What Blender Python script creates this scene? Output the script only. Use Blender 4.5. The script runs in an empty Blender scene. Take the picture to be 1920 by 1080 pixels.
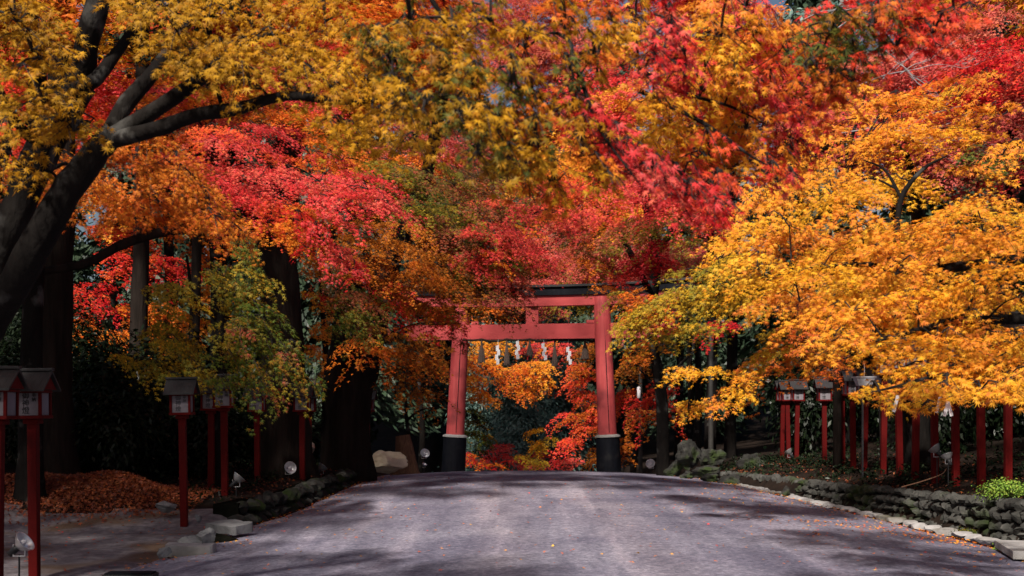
import bpy, bmesh, math, random
import numpy as np
from mathutils import Vector, Matrix, noise, Quaternion

random.seed(7)
RNG = np.random.default_rng(11)
R = math.radians
scene = bpy.context.scene
col = scene.collection

# ------------------------------------------------------------------ camera model
F, CX, HZ, CZ = 2400.0, 960.0, 750.0, 1.9      # focal length in photo pixels, principal column, horizon row, eye height

def P(px, py, Y):
    return np.array([(px - CX) / F * Y, Y, CZ + (HZ - py) / F * Y])

def smooth(a, b, x):
    t = np.clip((x - a) / (b - a), 0, 1)
    return t * t * (3 - 2 * t)

# ------------------------------------------------------------------ materials
MATS = {}

def newmat(name):
    m = bpy.data.materials.new(name)
    m.use_nodes = True
    nt = m.node_tree
    nt.nodes.clear()
    out = nt.nodes.new('ShaderNodeOutputMaterial')
    MATS[name] = m
    return m, nt, out

def N(nt, kind, **kw):
    n = nt.nodes.new(kind)
    for k, v in kw.items():
        if k in n.inputs:
            n.inputs[k].default_value = v
        else:
            setattr(n, k, v)
    return n

def ramp(nt, stops):
    r = nt.nodes.new('ShaderNodeValToRGB')
    e = r.color_ramp.elements
    while len(e) > 1:
        e.remove(e[-1])
    e[0].position = stops[0][0]
    e[0].color = (*stops[0][1], 1)
    for p, c in stops[1:]:
        x = e.new(p)
        x.color = (*c, 1)
    return r

def leaf_material(name, trans=0.36, gloss=0.010, rough=0.5):
    m, nt, out = newmat(name)
    at = N(nt, 'ShaderNodeAttribute', attribute_name='leafcol')
    d = N(nt, 'ShaderNodeBsdfDiffuse')
    t = N(nt, 'ShaderNodeBsdfTranslucent')
    g = N(nt, 'ShaderNodeBsdfGlossy')
    g.inputs['Roughness'].default_value = rough
    g.inputs['Color'].default_value = (1, 1, 1, 1)
    m1 = N(nt, 'ShaderNodeMixShader')
    m1.inputs[0].default_value = trans
    m2 = N(nt, 'ShaderNodeMixShader')
    m2.inputs[0].default_value = gloss
    L = nt.links.new
    L(at.outputs['Color'], d.inputs['Color'])
    L(at.outputs['Color'], t.inputs['Color'])
    L(d.outputs[0], m1.inputs[1])
    L(t.outputs[0], m1.inputs[2])
    L(m1.outputs[0], m2.inputs[1])
    L(g.outputs[0], m2.inputs[2])
    L(m2.outputs[0], out.inputs['Surface'])
    return m

def noise_material(name, stops, scale=5.0, stretch=(1, 1, 1), detail=6, rough=0.85, bump=0.3, bscale=None,
                   spec=0.3, patch=None, metallic=0.0, coords='Object'):
    """colour ramp over object-space noise, with an optional second patch colour (lichen, dirt, wear) and a bump"""
    m, nt, out = newmat(name)
    L = nt.links.new
    b = N(nt, 'ShaderNodeBsdfPrincipled')
    b.inputs['Roughness'].default_value = rough
    b.inputs['Specular IOR Level'].default_value = spec
    b.inputs['Metallic'].default_value = metallic
    tc = N(nt, 'ShaderNodeTexCoord')
    mp = N(nt, 'ShaderNodeMapping')
    mp.inputs['Scale'].default_value = stretch
    L(tc.outputs[coords], mp.inputs['Vector'])
    n1 = N(nt, 'ShaderNodeTexNoise')
    n1.inputs['Scale'].default_value = scale
    n1.inputs['Detail'].default_value = detail
    n1.inputs['Roughness'].default_value = 0.62
    L(mp.outputs[0], n1.inputs['Vector'])
    cr = ramp(nt, stops)
    L(n1.outputs['Fac'], cr.inputs[0])
    colour = cr.outputs[0]
    if patch:
        pc, ps, lo, hi = patch
        n2 = N(nt, 'ShaderNodeTexNoise')
        n2.inputs['Scale'].default_value = ps
        n2.inputs['Detail'].default_value = 5
        L(tc.outputs[coords], n2.inputs['Vector'])
        mr = N(nt, 'ShaderNodeMapRange')
        mr.inputs[1].default_value = lo
        mr.inputs[2].default_value = hi
        L(n2.outputs['Fac'], mr.inputs[0])
        mx = N(nt, 'ShaderNodeMix', data_type='RGBA')
        L(mr.outputs[0], mx.inputs[0])
        L(colour, mx.inputs[6])
        mx.inputs[7].default_value = (*pc, 1)
        colour = mx.outputs[2]
    L(colour, b.inputs['Base Color'])
    if bump:
        n3 = N(nt, 'ShaderNodeTexNoise')
        n3.inputs['Scale'].default_value = bscale or scale * 3
        n3.inputs['Detail'].default_value = 8
        L(mp.outputs[0], n3.inputs['Vector'])
        bp = N(nt, 'ShaderNodeBump')
        bp.inputs['Strength'].default_value = bump
        bp.inputs['Distance'].default_value = 0.03
        L(n3.outputs['Fac'], bp.inputs['Height'])
        L(bp.outputs[0], b.inputs['Normal'])
    L(b.outputs[0], out.inputs['Surface'])
    return m

M_LEAF = leaf_material('maple_leaf')
M_EVER = leaf_material('evergreen_leaf', trans=0.10, gloss=0.014, rough=0.4)
M_NEEDLE = leaf_material('conifer_needles', trans=0.1, gloss=0.03)
M_LITTER = leaf_material('fallen_leaf', trans=0.05, gloss=0.03)
M_BARK = noise_material('maple_bark', [(0.3, (0.005, 0.004, 0.004)), (0.6, (0.013, 0.011, 0.010)), (0.8, (0.030, 0.027, 0.025))],
                        scale=3.2, stretch=(1, 1, 0.35), rough=0.9, bump=1.0, bscale=16, spec=0.06,
                        patch=((0.075, 0.072, 0.068), 2.6, 0.57, 0.70))
M_CEDAR = noise_material('cedar_bark', [(0.3, (0.010, 0.008, 0.007)), (0.65, (0.028, 0.021, 0.018)), (0.85, (0.045, 0.035, 0.03))],
                         scale=6, stretch=(1, 1, 0.12), rough=0.95, bump=0.9, bscale=18, spec=0.04)
M_TWIG = noise_material('twig_bark', [(0.3, (0.012, 0.010, 0.010)), (0.7, (0.032, 0.026, 0.025))], scale=8, bump=0, spec=0.2)
M_PALETWIG = noise_material('pale_twig', [(0.3, (0.20, 0.18, 0.19)), (0.7, (0.36, 0.34, 0.35))], scale=8, bump=0)
M_RED = noise_material('vermilion_paint', [(0.25, (0.36, 0.045, 0.049)), (0.5, (0.45, 0.064, 0.066)), (0.75, (0.52, 0.095, 0.095))],
                       scale=3.0, stretch=(5, 5, 0.2), rough=0.62, bump=0.2, bscale=10, spec=0.3,
                       patch=((0.20, 0.030, 0.034), 1.6, 0.52, 0.74))
M_BEAM = noise_material('vermilion_beam_paint', [(0.25, (0.38, 0.040, 0.044)), (0.75, (0.48, 0.065, 0.064))],
                        scale=1.6, stretch=(0.3, 2, 3), rough=0.62, bump=0.1, bscale=8, spec=0.35)
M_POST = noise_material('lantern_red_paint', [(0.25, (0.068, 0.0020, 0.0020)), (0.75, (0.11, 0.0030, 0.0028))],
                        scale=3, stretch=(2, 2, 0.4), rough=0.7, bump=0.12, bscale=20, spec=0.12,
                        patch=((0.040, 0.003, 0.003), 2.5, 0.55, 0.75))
M_BLACKLAC = noise_material('black_paint', [(0.25, (0.003, 0.0035, 0.006)), (0.75, (0.008, 0.009, 0.014))], scale=3,
                            stretch=(3, 3, 0.3), rough=0.65, bump=0.15, spec=0.12, patch=((0.018, 0.018, 0.02), 3, 0.56, 0.75))
M_METALROOF = noise_material('weathered_sheet_roof', [(0.25, (0.012, 0.011, 0.012)), (0.75, (0.027, 0.025, 0.027))], scale=5,
                             stretch=(6, 1, 1), rough=0.6, bump=0.2, spec=0.4)
M_PAPER = noise_material('lantern_paper', [(0.3, (0.15, 0.135, 0.155)), (0.7, (0.21, 0.19, 0.215))], scale=6, rough=0.8, bump=0.05)
M_WHITEPAPER = noise_material('white_paper', [(0.3, (0.64, 0.62, 0.66)), (0.7, (0.74, 0.72, 0.75))], scale=6, rough=0.8, bump=0)
M_INK = noise_material('black_ink', [(0.3, (0.010, 0.010, 0.012)), (0.7, (0.018, 0.018, 0.02))], scale=9, rough=0.7, bump=0)
M_STRAW = noise_material('old_straw', [(0.25, (0.075, 0.052, 0.045)), (0.75, (0.16, 0.115, 0.095))], scale=14, stretch=(6, 6, 0.5),
                         rough=0.95, bump=0.6, spec=0.1)
M_ROPE = noise_material('dark_rope', [(0.25, (0.022, 0.014, 0.011)), (0.75, (0.05, 0.033, 0.026))], scale=20, rough=0.95, bump=0.5, spec=0.1)
M_STONE = noise_material('grey_stone', [(0.25, (0.07, 0.072, 0.072)), (0.5, (0.15, 0.15, 0.15)), (0.8, (0.26, 0.255, 0.26))], scale=3.5,
                         rough=0.9, bump=0.6, bscale=9, spec=0.2, patch=((0.05, 0.065, 0.03), 1.7, 0.5, 0.68))
M_STONE2 = noise_material('grey_field_stone', [(0.25, (0.09, 0.09, 0.095)), (0.5, (0.17, 0.17, 0.175)), (0.8, (0.28, 0.275, 0.28))], scale=5,
                         rough=0.9, bump=0.6, bscale=14, spec=0.2)
M_ROCKDARK = noise_material('dark_mossy_rock', [(0.25, (0.012, 0.012, 0.0115)), (0.5, (0.03, 0.029, 0.027)), (0.8, (0.085, 0.082, 0.078))], scale=4,
                            rough=0.93, bump=0.8, bscale=12, spec=0.1, patch=((0.03, 0.045, 0.014), 2.2, 0.52, 0.66))
M_WALLST = noise_material('mossy_wall_stone', [(0.25, (0.022, 0.022, 0.021)), (0.5, (0.055, 0.054, 0.050)), (0.8, (0.12, 0.117, 0.11))], scale=3.5,
                          rough=0.93, bump=0.7, bscale=10, spec=0.15, patch=((0.030, 0.045, 0.014), 1.4, 0.54, 0.70))
M_KERB = noise_material('kerb_stone', [(0.25, (0.20, 0.19, 0.19)), (0.8, (0.42, 0.405, 0.41))], scale=4, rough=0.9, bump=0.5,
                        bscale=12, spec=0.2, patch=((0.12, 0.11, 0.08), 0.9, 0.5, 0.7))
M_PALESTONE = noise_material('pale_sandstone', [(0.25, (0.32, 0.25, 0.18)), (0.5, (0.52, 0.43, 0.31)), (0.8, (0.66, 0.57, 0.44))],
                             scale=2.6, rough=0.9, bump=0.7, bscale=7, spec=0.2)
M_SOIL = noise_material('dark_soil', [(0.3, (0.008, 0.006, 0.005)), (0.6, (0.020, 0.013, 0.010)), (0.8, (0.038, 0.022, 0.015))], scale=1.8,
                        rough=0.98, bump=0.8, bscale=9, spec=0.08)
M_DISH = noise_material('aluminium_reflector', [(0.3, (0.62, 0.63, 0.66)), (0.7, (0.78, 0.79, 0.82))], scale=12, rough=0.32, bump=0.05,
                        spec=0.5, metallic=0.75)
M_BLACKPLAST = noise_material('black_housing', [(0.3, (0.012, 0.012, 0.014)), (0.7, (0.025, 0.025, 0.028))], scale=10, rough=0.5, bump=0.05)
M_POLE = noise_material('grey_pole', [(0.3, (0.018, 0.017, 0.016)), (0.7, (0.04, 0.037, 0.034))], scale=4, rough=0.7, bump=0.15)
M_TROUGH = noise_material('grey_painted_metal', [(0.3, (0.30, 0.29, 0.32)), (0.7, (0.38, 0.37, 0.40))], scale=4, rough=0.5, bump=0.05)
M_CREVICE = noise_material('wall_core', [(0.3, (0.004, 0.004, 0.003)), (0.7, (0.012, 0.012, 0.009))], scale=6, rough=1, bump=0.2, spec=0)
M_STUMP = noise_material('stripped_log', [(0.3, (0.05, 0.022, 0.014)), (0.6, (0.13, 0.062, 0.035)), (0.8, (0.26, 0.16, 0.09))], scale=5,
                         stretch=(6, 6, 0.3), rough=0.9, bump=0.6)
M_BOARD = noise_material('pale_notice_board', [(0.3, (0.40, 0.40, 0.46)), (0.7, (0.5, 0.5, 0.56))], scale=4, rough=0.7, bump=0.05)

def road_material():
    m, nt, out = newmat('gravel_road')
    L = nt.links.new
    b = N(nt, 'ShaderNodeBsdfPrincipled')
    b.inputs['Roughness'].default_value = 0.95
    b.inputs['Specular IOR Level'].default_value = 0.12
    tc = N(nt, 'ShaderNodeTexCoord')
    # fine gravel
    v = N(nt, 'ShaderNodeTexVoronoi')
    v.inputs['Scale'].default_value = 26
    L(tc.outputs['Object'], v.inputs['Vector'])
    n = N(nt, 'ShaderNodeTexNoise')
    n.inputs['Scale'].default_value = 9
    n.inputs['Detail'].default_value = 10
    n.inputs['Roughness'].default_value = 0.75
    L(tc.outputs['Object'], n.inputs['Vector'])
    c1 = ramp(nt, [(0.30, (0.118, 0.117, 0.155)), (0.5, (0.178, 0.175, 0.222)), (0.72, (0.275, 0.27, 0.32))])
    L(n.outputs['Fac'], c1.inputs[0])
    c2 = ramp(nt, [(0.0, (0.60, 0.60, 0.64)), (0.5, (1.0, 0.98, 1.0)), (1.0, (1.5, 1.42, 1.42))])
    L(v.outputs['Color'], c2.inputs[0])
    mx = N(nt, 'ShaderNodeMix', data_type='RGBA', blend_type='MULTIPLY')
    mx.inputs[0].default_value = 0.85
    L(c1.outputs[0], mx.inputs[6])
    L(c2.outputs[0], mx.inputs[7])
    # worn lighter wheel tracks and damp patches running along the road
    mp = N(nt, 'ShaderNodeMapping')
    mp.inputs['Scale'].default_value = (1.5, 0.10, 1)
    mp.inputs['Rotation'].default_value = (0, 0, 0.05)
    L(tc.outputs['Object'], mp.inputs['Vector'])
    n2 = N(nt, 'ShaderNodeTexNoise')
    n2.inputs['Scale'].default_value = 1.2
    n2.inputs['Detail'].default_value = 6
    n2.inputs['Distortion'].default_value = 0.5
    L(mp.outputs[0], n2.inputs['Vector'])
    c3 = ramp(nt, [(0.34, (0.70, 0.69, 0.73)), (0.5, (1.0, 0.99, 1.0)), (0.66, (1.36, 1.30, 1.25))])
    L(n2.outputs['Fac'], c3.inputs[0])
    mx2 = N(nt, 'ShaderNodeMix', data_type='RGBA', blend_type='MULTIPLY')
    mx2.inputs[0].default_value = 0.9
    L(mx.outputs[2], mx2.inputs[6])
    L(c3.outputs[0], mx2.inputs[7])
    n4 = N(nt, 'ShaderNodeTexNoise')
    n4.inputs['Scale'].default_value = 0.55
    n4.inputs['Detail'].default_value = 7
    L(tc.outputs['Object'], n4.inputs['Vector'])
    c4 = ramp(nt, [(0.36, (0.74, 0.72, 0.78)), (0.64, (1.2, 1.18, 1.16))])
    L(n4.outputs['Fac'], c4.inputs[0])
    mx3 = N(nt, 'ShaderNodeMix', data_type='RGBA', blend_type='MULTIPLY')
    mx3.inputs[0].default_value = 0.9
    L(mx2.outputs[2], mx3.inputs[6])
    L(c4.outputs[0], mx3.inputs[7])
    sx = N(nt, 'ShaderNodeSeparateXYZ')
    L(tc.outputs['Object'], sx.inputs[0])
    nw = N(nt, 'ShaderNodeTexNoise')
    nw.inputs['Scale'].default_value = .35
    L(tc.outputs['Object'], nw.inputs['Vector'])
    def math_(op, a, b_=None):
        q = N(nt, 'ShaderNodeMath', operation=op)
        for k_, v_ in ((0, a), (1, b_)):
            if v_ is None: continue
            if isinstance(v_, (int, float)): q.inputs[k_].default_value = v_
            else: L(v_, q.inputs[k_])
        return q.outputs[0]
    off = math_('ADD', sx.outputs[0], math_('MULTIPLY', nw.outputs['Fac'], 1.1))
    u_ = math_('ABSOLUTE', math_('SUBTRACT', math_('ABSOLUTE', math_('SUBTRACT', off, 1.25)), .85))
    mr = N(nt, 'ShaderNodeMapRange', interpolation_type='SMOOTHSTEP')
    mr.inputs[1].default_value = .62; mr.inputs[2].default_value = .05
    mr.inputs[3].default_value = 0; mr.inputs[4].default_value = .75
    L(u_, mr.inputs[0])
    mx4 = N(nt, 'ShaderNodeMix', data_type='RGBA', blend_type='MULTIPLY')
    L(mr.outputs[0], mx4.inputs[0])
    L(mx3.outputs[2], mx4.inputs[6])
    mx4.inputs[7].default_value = (1.30, 1.24, 1.15, 1)
    L(mx4.outputs[2], b.inputs['Base Color'])
    bp = N(nt, 'ShaderNodeBump')
    bp.inputs['Strength'].default_value = 0.55
    bp.inputs['Distance'].default_value = 0.02
    L(v.outputs['Distance'], bp.inputs['Height'])
    bp2 = N(nt, 'ShaderNodeBump')
    bp2.inputs['Strength'].default_value = 0.4
    bp2.inputs['Distance'].default_value = 0.05
    L(n.outputs['Fac'], bp2.inputs['Height'])
    L(bp.outputs[0], bp2.inputs['Normal'])
    L(bp2.outputs[0], b.inputs['Normal'])
    L(b.outputs[0], out.inputs['Surface'])
    return m
M_ROAD = road_material()
M_COURT = noise_material('earth_and_gravel', [(0.28, (0.09, 0.078, 0.088)), (0.5, (0.16, 0.142, 0.155)), (0.72, (0.26, 0.232, 0.245))], scale=7,
                         detail=10, rough=0.97, bump=0.5, bscale=26, spec=0.1, patch=((0.13, 0.085, 0.06), 0.8, 0.5, 0.66))

# ------------------------------------------------------------------ tagging
def tag(o, label=None, cat=None, group=None, kind=None):
    if label: o['label'] = label
    if cat: o['category'] = cat
    if group: o['group'] = group
    if kind: o['kind'] = kind
    return o

def empty(name, loc, rz=0.0):
    o = bpy.data.objects.new(name, None)
    o.empty_display_size = 0.2
    col.objects.link(o)
    o.location = loc
    o.rotation_euler = (0, 0, rz)
    return o

def link(name, me, mats, parent=None):
    for m in (mats if isinstance(mats, (list, tuple)) else [mats]):
        me.materials.append(m)
    o = bpy.data.objects.new(name, me)
    col.objects.link(o)
    if parent: o.parent = parent
    return o

def copy_tree(o, parent=None):
    c = o.copy()
    col.objects.link(c)
    if parent: c.parent = parent
    for ch in list(o.children):
        copy_tree(ch, c)
    return c

# ------------------------------------------------------------------ mesh helpers
def mesh_np(name, verts, tris=None, quads=None, colors=None, smooth_=False, matidx=None):
    me = bpy.data.meshes.new(name)
    verts = np.asarray(verts, dtype=np.float32)
    me.vertices.add(len(verts))
    me.vertices.foreach_set('co', verts.ravel())
    nt_ = 0 if tris is None else len(tris)
    nq = 0 if quads is None else len(quads)
    me.loops.add(nt_ * 3 + nq * 4)
    idx = []
    if nt_: idx.append(np.asarray(tris, dtype=np.int32).ravel())
    if nq: idx.append(np.asarray(quads, dtype=np.int32).ravel())
    me.loops.foreach_set('vertex_index', np.concatenate(idx))
    me.polygons.add(nt_ + nq)
    starts = np.concatenate([np.arange(nt_) * 3, nt_ * 3 + np.arange(nq) * 4]).astype(np.int32)
    me.polygons.foreach_set('loop_start', starts)
    me.polygons.foreach_set('use_smooth', np.full(nt_ + nq, bool(smooth_)))
    if matidx is not None:
        me.polygons.foreach_set('material_index', np.asarray(matidx, dtype=np.int32))
    me.update(calc_edges=True)
    if colors is not None:
        a = me.attributes.new('leafcol', 'FLOAT_COLOR', 'POINT')
        c4 = np.ones((len(verts), 4), dtype=np.float32)
        c4[:, :3] = colors
        a.data.foreach_set('color', c4.ravel())
    return me

class Tubes:
    """collects tapered bent tubes"""
    def __init__(self):
        self.v, self.q, self.n = [], [], 0
    def add(self, pts, rad, sides=8, rough=0.0, res=None, seed=0, flare=0.0):
        pts = np.asarray(pts, float)
        rad = np.asarray(rad, float)
        if len(pts) < 2: return
        if res:
            pts, rad = resample(pts, rad, res)
        n = len(pts)
        t = np.gradient(pts, axis=0)
        t /= np.linalg.norm(t, axis=1)[:, None] + 1e-9
        up = np.array([0, 0, 1.0]) if abs(t[0, 2]) < 0.9 else np.array([1.0, 0, 0])
        u = np.cross(t[0], up); u /= np.linalg.norm(u)
        ang = np.arange(sides) / sides * 2 * np.pi
        rings = []
        for i in range(n):
            u = u - t[i] * np.dot(u, t[i])
            u /= np.linalg.norm(u) + 1e-9
            w = np.cross(t[i], u)
            r = np.full(sides, rad[i])
            if rough:
                for k in range(sides):
                    c, s = math.cos(ang[k]), math.sin(ang[k])
                    q = pts[i] + (u * c + w * s) * rad[i]
                    r[k] *= 1 + rough * noise.noise(Vector(q * np.array([2.2, 2.2, 1.1]) / max(rad[i] * 2.2, .12) * 0.35 + seed)) \
                              + rough * 0.6 * noise.noise(Vector(q * 7.0 + seed))
            if flare:
                h = pts[i, 2] - pts[0, 2]
                fl = flare * math.exp(-h / (rad[0] * 1.6))
                r = r * (1 + fl * (0.55 + 0.45 * np.cos(ang * 5 + seed)))
            rings.append(pts[i] + (u[None] * np.cos(ang)[:, None] + w[None] * np.sin(ang)[:, None]) * r[:, None])
        self.v.append(np.concatenate(rings))
        i0 = self.n
        a = np.arange(n - 1)[:, None] * sides
        k = np.arange(sides)[None]
        k2 = (k + 1) % sides
        q = np.stack([a + k, a + k2, a + sides + k2, a + sides + k], -1).reshape(-1, 4) + i0
        self.q.append(q)
        self.n += n * sides
    def mesh(self, name, origin):
        return mesh_np(name, np.concatenate(self.v) - np.asarray(origin)[None], quads=np.concatenate(self.q), smooth_=True)

def resample(pts, rad, res):
    pts = np.asarray(pts, float); rad = np.asarray(rad, float)
    n = len(pts)
    out, ro = [], []
    ext = np.vstack([2 * pts[0] - pts[1], pts, 2 * pts[-1] - pts[-2]])
    for i in range(n - 1):
        p0, p1, p2, p3 = ext[i:i + 4]
        for j in range(res):
            t = j / res
            out.append(0.5 * ((2 * p1) + (-p0 + p2) * t + (2 * p0 - 5 * p1 + 4 * p2 - p3) * t * t + (-p0 + 3 * p1 - 3 * p2 + p3) * t ** 3))
            ro.append(rad[i] * (1 - t) + rad[i + 1] * t)
    out.append(pts[-1]); ro.append(rad[-1])
    return np.array(out), np.array(ro)

# ------------------------------------------------------------------ leaves
def leaf_template(lobes, sinus, curl):
    """lobes: (angle deg from the tip, length); a fan of triangles round the centre"""
    ring = []
    for i, (a, l) in enumerate(lobes):
        ring.append((math.sin(R(a)) * l, math.cos(R(a)) * l))
        if i < len(lobes) - 1:
            b = (a + lobes[i + 1][0]) / 2
            ring.append((math.sin(R(b)) * sinus, math.cos(R(b)) * sinus))
    ring.append((0, -0.12))
    v = [(0, 0.05, 0.0)] + [(x, y, -curl * (x * x + y * y)) for x, y in ring]
    f = [(0, i, i + 1) for i in range(1, len(ring))] + [(0, len(ring), 1)]
    return np.array(v), np.array(f)

LOD = [
    leaf_template([(-128, .48), (-82, .76), (-40, .95), (0, 1.05), (40, .95), (82, .76), (128, .48)], 0.25, 0.26),
    leaf_template([(-112, .62), (-52, .92), (0, 1.05), (52, .92), (112, .62)], 0.26, 0.24),
    leaf_template([(-85, .8), (0, 1.0), (85, .8)], 0.40, 0.2),
    (np.array([(0, -.9, 0), (.42, 0, -.05), (0, 1, -.12), (-.42, 0, -.05)]), np.array([(0, 1, 2), (0, 2, 3)])),
]
LAREA = [0.70, 0.75, 0.80, 0.80]

def norm(a):
    return a / (np.linalg.norm(a, axis=-1, keepdims=True) + 1e-9)

class Leaves:
    def __init__(self):
        self.parts = {0: [], 1: [], 2: [], 3: []}
    def add(self, lod, c, tip, nrm, size, colr):
        self.parts[lod].append((c, tip, nrm, size, colr))
    def count(self):
        return sum(len(x[0]) for p in self.parts.values() for x in p)
    def mesh(self, name, origin, twigs=None):
        V, T, C, off = [], [], [], 0
        for lod, p in self.parts.items():
            if not p: continue
            c, tip, nrm, size, colr = [np.concatenate([x[i] for x in p]) for i in range(5)]
            tv, tf = LOD[lod]
            tip = norm(tip - nrm * np.sum(tip * nrm, 1, keepdims=True))
            side = np.cross(tip, nrm)
            v = c[:, None] + size[:, None, None] * (tv[None, :, 0, None] * side[:, None] + tv[None, :, 1, None] * tip[:, None]
                                                   + tv[None, :, 2, None] * nrm[:, None])
            k = len(tv)
            V.append(v.reshape(-1, 3))
            T.append((tf[None] + (np.arange(len(c)) * k)[:, None, None] + off).reshape(-1, 3))
            C.append(np.repeat(colr, k, axis=0))
            off += len(c) * k
        T = np.concatenate(T); Q = None; mi = None
        if twigs is not None and twigs.n:
            tv_ = np.concatenate(twigs.v)
            Q = np.concatenate(twigs.q) + off
            V.append(tv_); C.append(np.full((len(tv_), 3), .03))
            mi = np.concatenate([np.zeros(len(T), int), np.ones(len(Q), int)])
        return mesh_np(name, np.concatenate(V) - np.asarray(origin)[None], tris=T, quads=Q, colors=np.concatenate(C), matidx=mi)

PAL = {
    'gold':    [(.56, .27, .012), (.50, .23, .010), (.60, .31, .018), (.44, .185, .010)],
    'mustard': [(.46, .235, .014), (.40, .20, .012), (.52, .27, .018), (.36, .15, .010)],
    'goldgreen': [(.46, .23, .014), (.34, .19, .016), (.16, .135, .018), (.50, .20, .012), (.10, .11, .02)],
    'darkgreen': [(.085, .105, .020), (.12, .12, .02), (.22, .15, .018), (.30, .12, .012)],
    'yellow':  [(.78, .40, .022), (.74, .34, .020), (.82, .45, .035), (.74, .27, .018)],
    'yelor':   [(.78, .33, .026), (.76, .27, .022), (.80, .38, .03), (.76, .24, .04)],
    'orange':  [(.72, .165, .018), (.74, .205, .02), (.66, .115, .016), (.76, .26, .025)],
    'dorange': [(.56, .13, .015), (.60, .165, .016), (.48, .085, .012), (.62, .20, .02)],
    'brownor': [(.46, .125, .014), (.36, .085, .012), (.52, .165, .016), (.26, .10, .014)],
    'red':     [(.64, .030, .022), (.58, .018, .022), (.68, .065, .026), (.50, .012, .018)],
    'deepred': [(.46, .010, .018), (.40, .008, .02), (.52, .02, .02), (.34, .008, .016)],
    'pink':    [(.74, .085, .085), (.72, .060, .065), (.78, .14, .09), (.70, .045, .045)],
    'redor':   [(.72, .090, .028), (.70, .060, .028), (.74, .13, .028), (.70, .045, .035)],
    'dusty':   [(.60, .12, .095), (.54, .085, .075), (.64, .17, .10), (.52, .065, .065)],
    'green':   [(.080, .108, .014), (.105, .122, .015), (.062, .088, .011), (.15, .125, .014), (.25, .12, .014)],
    'olive':   [(.30, .22, .022), (.24, .21, .024), (.40, .24, .020), (.19, .17, .02)],
    'oliveyel': [(.52, .31, .018), (.44, .27, .018), (.58, .33, .02), (.36, .24, .02)],
    'greenred': [(.16, .13, .024), (.30, .075, .035), (.22, .12, .022), (.40, .085, .045), (.14, .075, .035)],
    'redpink': [(.68, .065, .050), (.62, .045, .05), (.70, .115, .05), (.46, .05, .045)],
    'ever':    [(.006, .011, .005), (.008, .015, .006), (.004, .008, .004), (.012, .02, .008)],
    'cedar':   [(.022, .042, .024), (.030, .052, .028), (.016, .030, .018), (.038, .06, .032)],
    'bluecedar': [(.085, .155, .135), (.105, .18, .155), (.065, .125, .11), (.125, .20, .17)],  # paler, bluer cedar green: distance haze put into the colour
    'bright':  [(.12, .22, .03), (.17, .28, .04), (.09, .17, .025), (.2, .26, .04)],
    'mulch':  [(.14, .04, .018), (.10, .035, .02), (.18, .06, .02), (.07, .03, .02)],
    'litter':  [(.34, .075, .022), (.40, .11, .03), (.27, .05, .018), (.2, .045, .02)],
}
PAL = {k: np.array(v) for k, v in PAL.items()}

CAMPOS = np.array([0, 0, CZ])

def pad(LV, TW, c, Rr, out, tilt, pal, leaf, lod, cov=1.0, droop=0.25, thick=0.10, twigs=True, jn=0.45, grav=0.35, elong=False):
    """one flat, drooping spray of leaves: twigs fan out from a base point, leaves sit along them"""
    rng = RNG
    out = out / np.linalg.norm(out)
    n = norm(np.array([0, 0, 1.0]) * math.cos(tilt) + out * math.sin(tilt))
    a = norm(out - n * np.dot(out, n))
    b = np.cross(n, a)
    area = math.pi * Rr * Rr
    cnt = max(6, int(cov * area / (LAREA[lod] * leaf * leaf)))
    ntw = int(rng.integers(6, 10))
    th = np.linspace(-1.25, 1.25, ntw) + rng.normal(0, .12, ntw)
    ln = Rr * (1.15 + 0.85 * np.cos(th * 0.9)) * rng.uniform(.72, 1.12, ntw)
    k = rng.integers(0, ntw, cnt)
    t = rng.uniform(0.08, 1, cnt) ** 0.72
    lat = rng.normal(0, 0.15, cnt) * Rr * (0.35 + 0.65 * t)
    x = np.cos(th[k]) * ln[k] * t - np.sin(th[k]) * lat - Rr * .85
    y = np.sin(th[k]) * ln[k] * t + np.cos(th[k]) * lat
    if elong: x, y = x * 1.3, y * .72
    r2 = (x * x + y * y) / Rr
    p = c + a * x[:, None] + b * y[:, None] + n * rng.normal(0, thick * Rr, cnt)[:, None]
    p[:, 2] -= droop * np.clip(r2, 0, 2 * Rr)
    tip = a * np.cos(th[k])[:, None] + b * np.sin(th[k])[:, None] + rng.normal(0, .55, (cnt, 3)) + np.array([0, 0, -grav])
    nn = norm(n + rng.normal(0, jn, (cnt, 3)))
    sz = leaf * rng.uniform(.55, 1.25, cnt)
    pc = PAL[pal]
    main = pc[rng.integers(0, len(pc))]
    pick = pc[rng.integers(0, len(pc), cnt)]
    w = (rng.uniform(0, 1, cnt) < .5)[:, None]
    cl = np.where(w, main, pick) * rng.uniform(.80, 1.2, (cnt, 1))
    LV.add(lod, p, norm(tip), nn, sz, cl)
    base = c - a * Rr * .85
    if twigs and TW is not None:
        for i in range(0, ntw, 2):
            s = np.linspace(0, 1, 4)
            q = base + a * (np.cos(th[i]) * ln[i] * s)[:, None] * .92 + b * (np.sin(th[i]) * ln[i] * s)[:, None] * .92
            d = q - c
            q[:, 2] -= droop * np.clip((np.sum(d * d, 1)) / Rr, 0, 2 * Rr) * .9
            q[0] = base
            TW.add(q, [.0042, .0034, .0026, .0014], sides=3)
    return base

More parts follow.
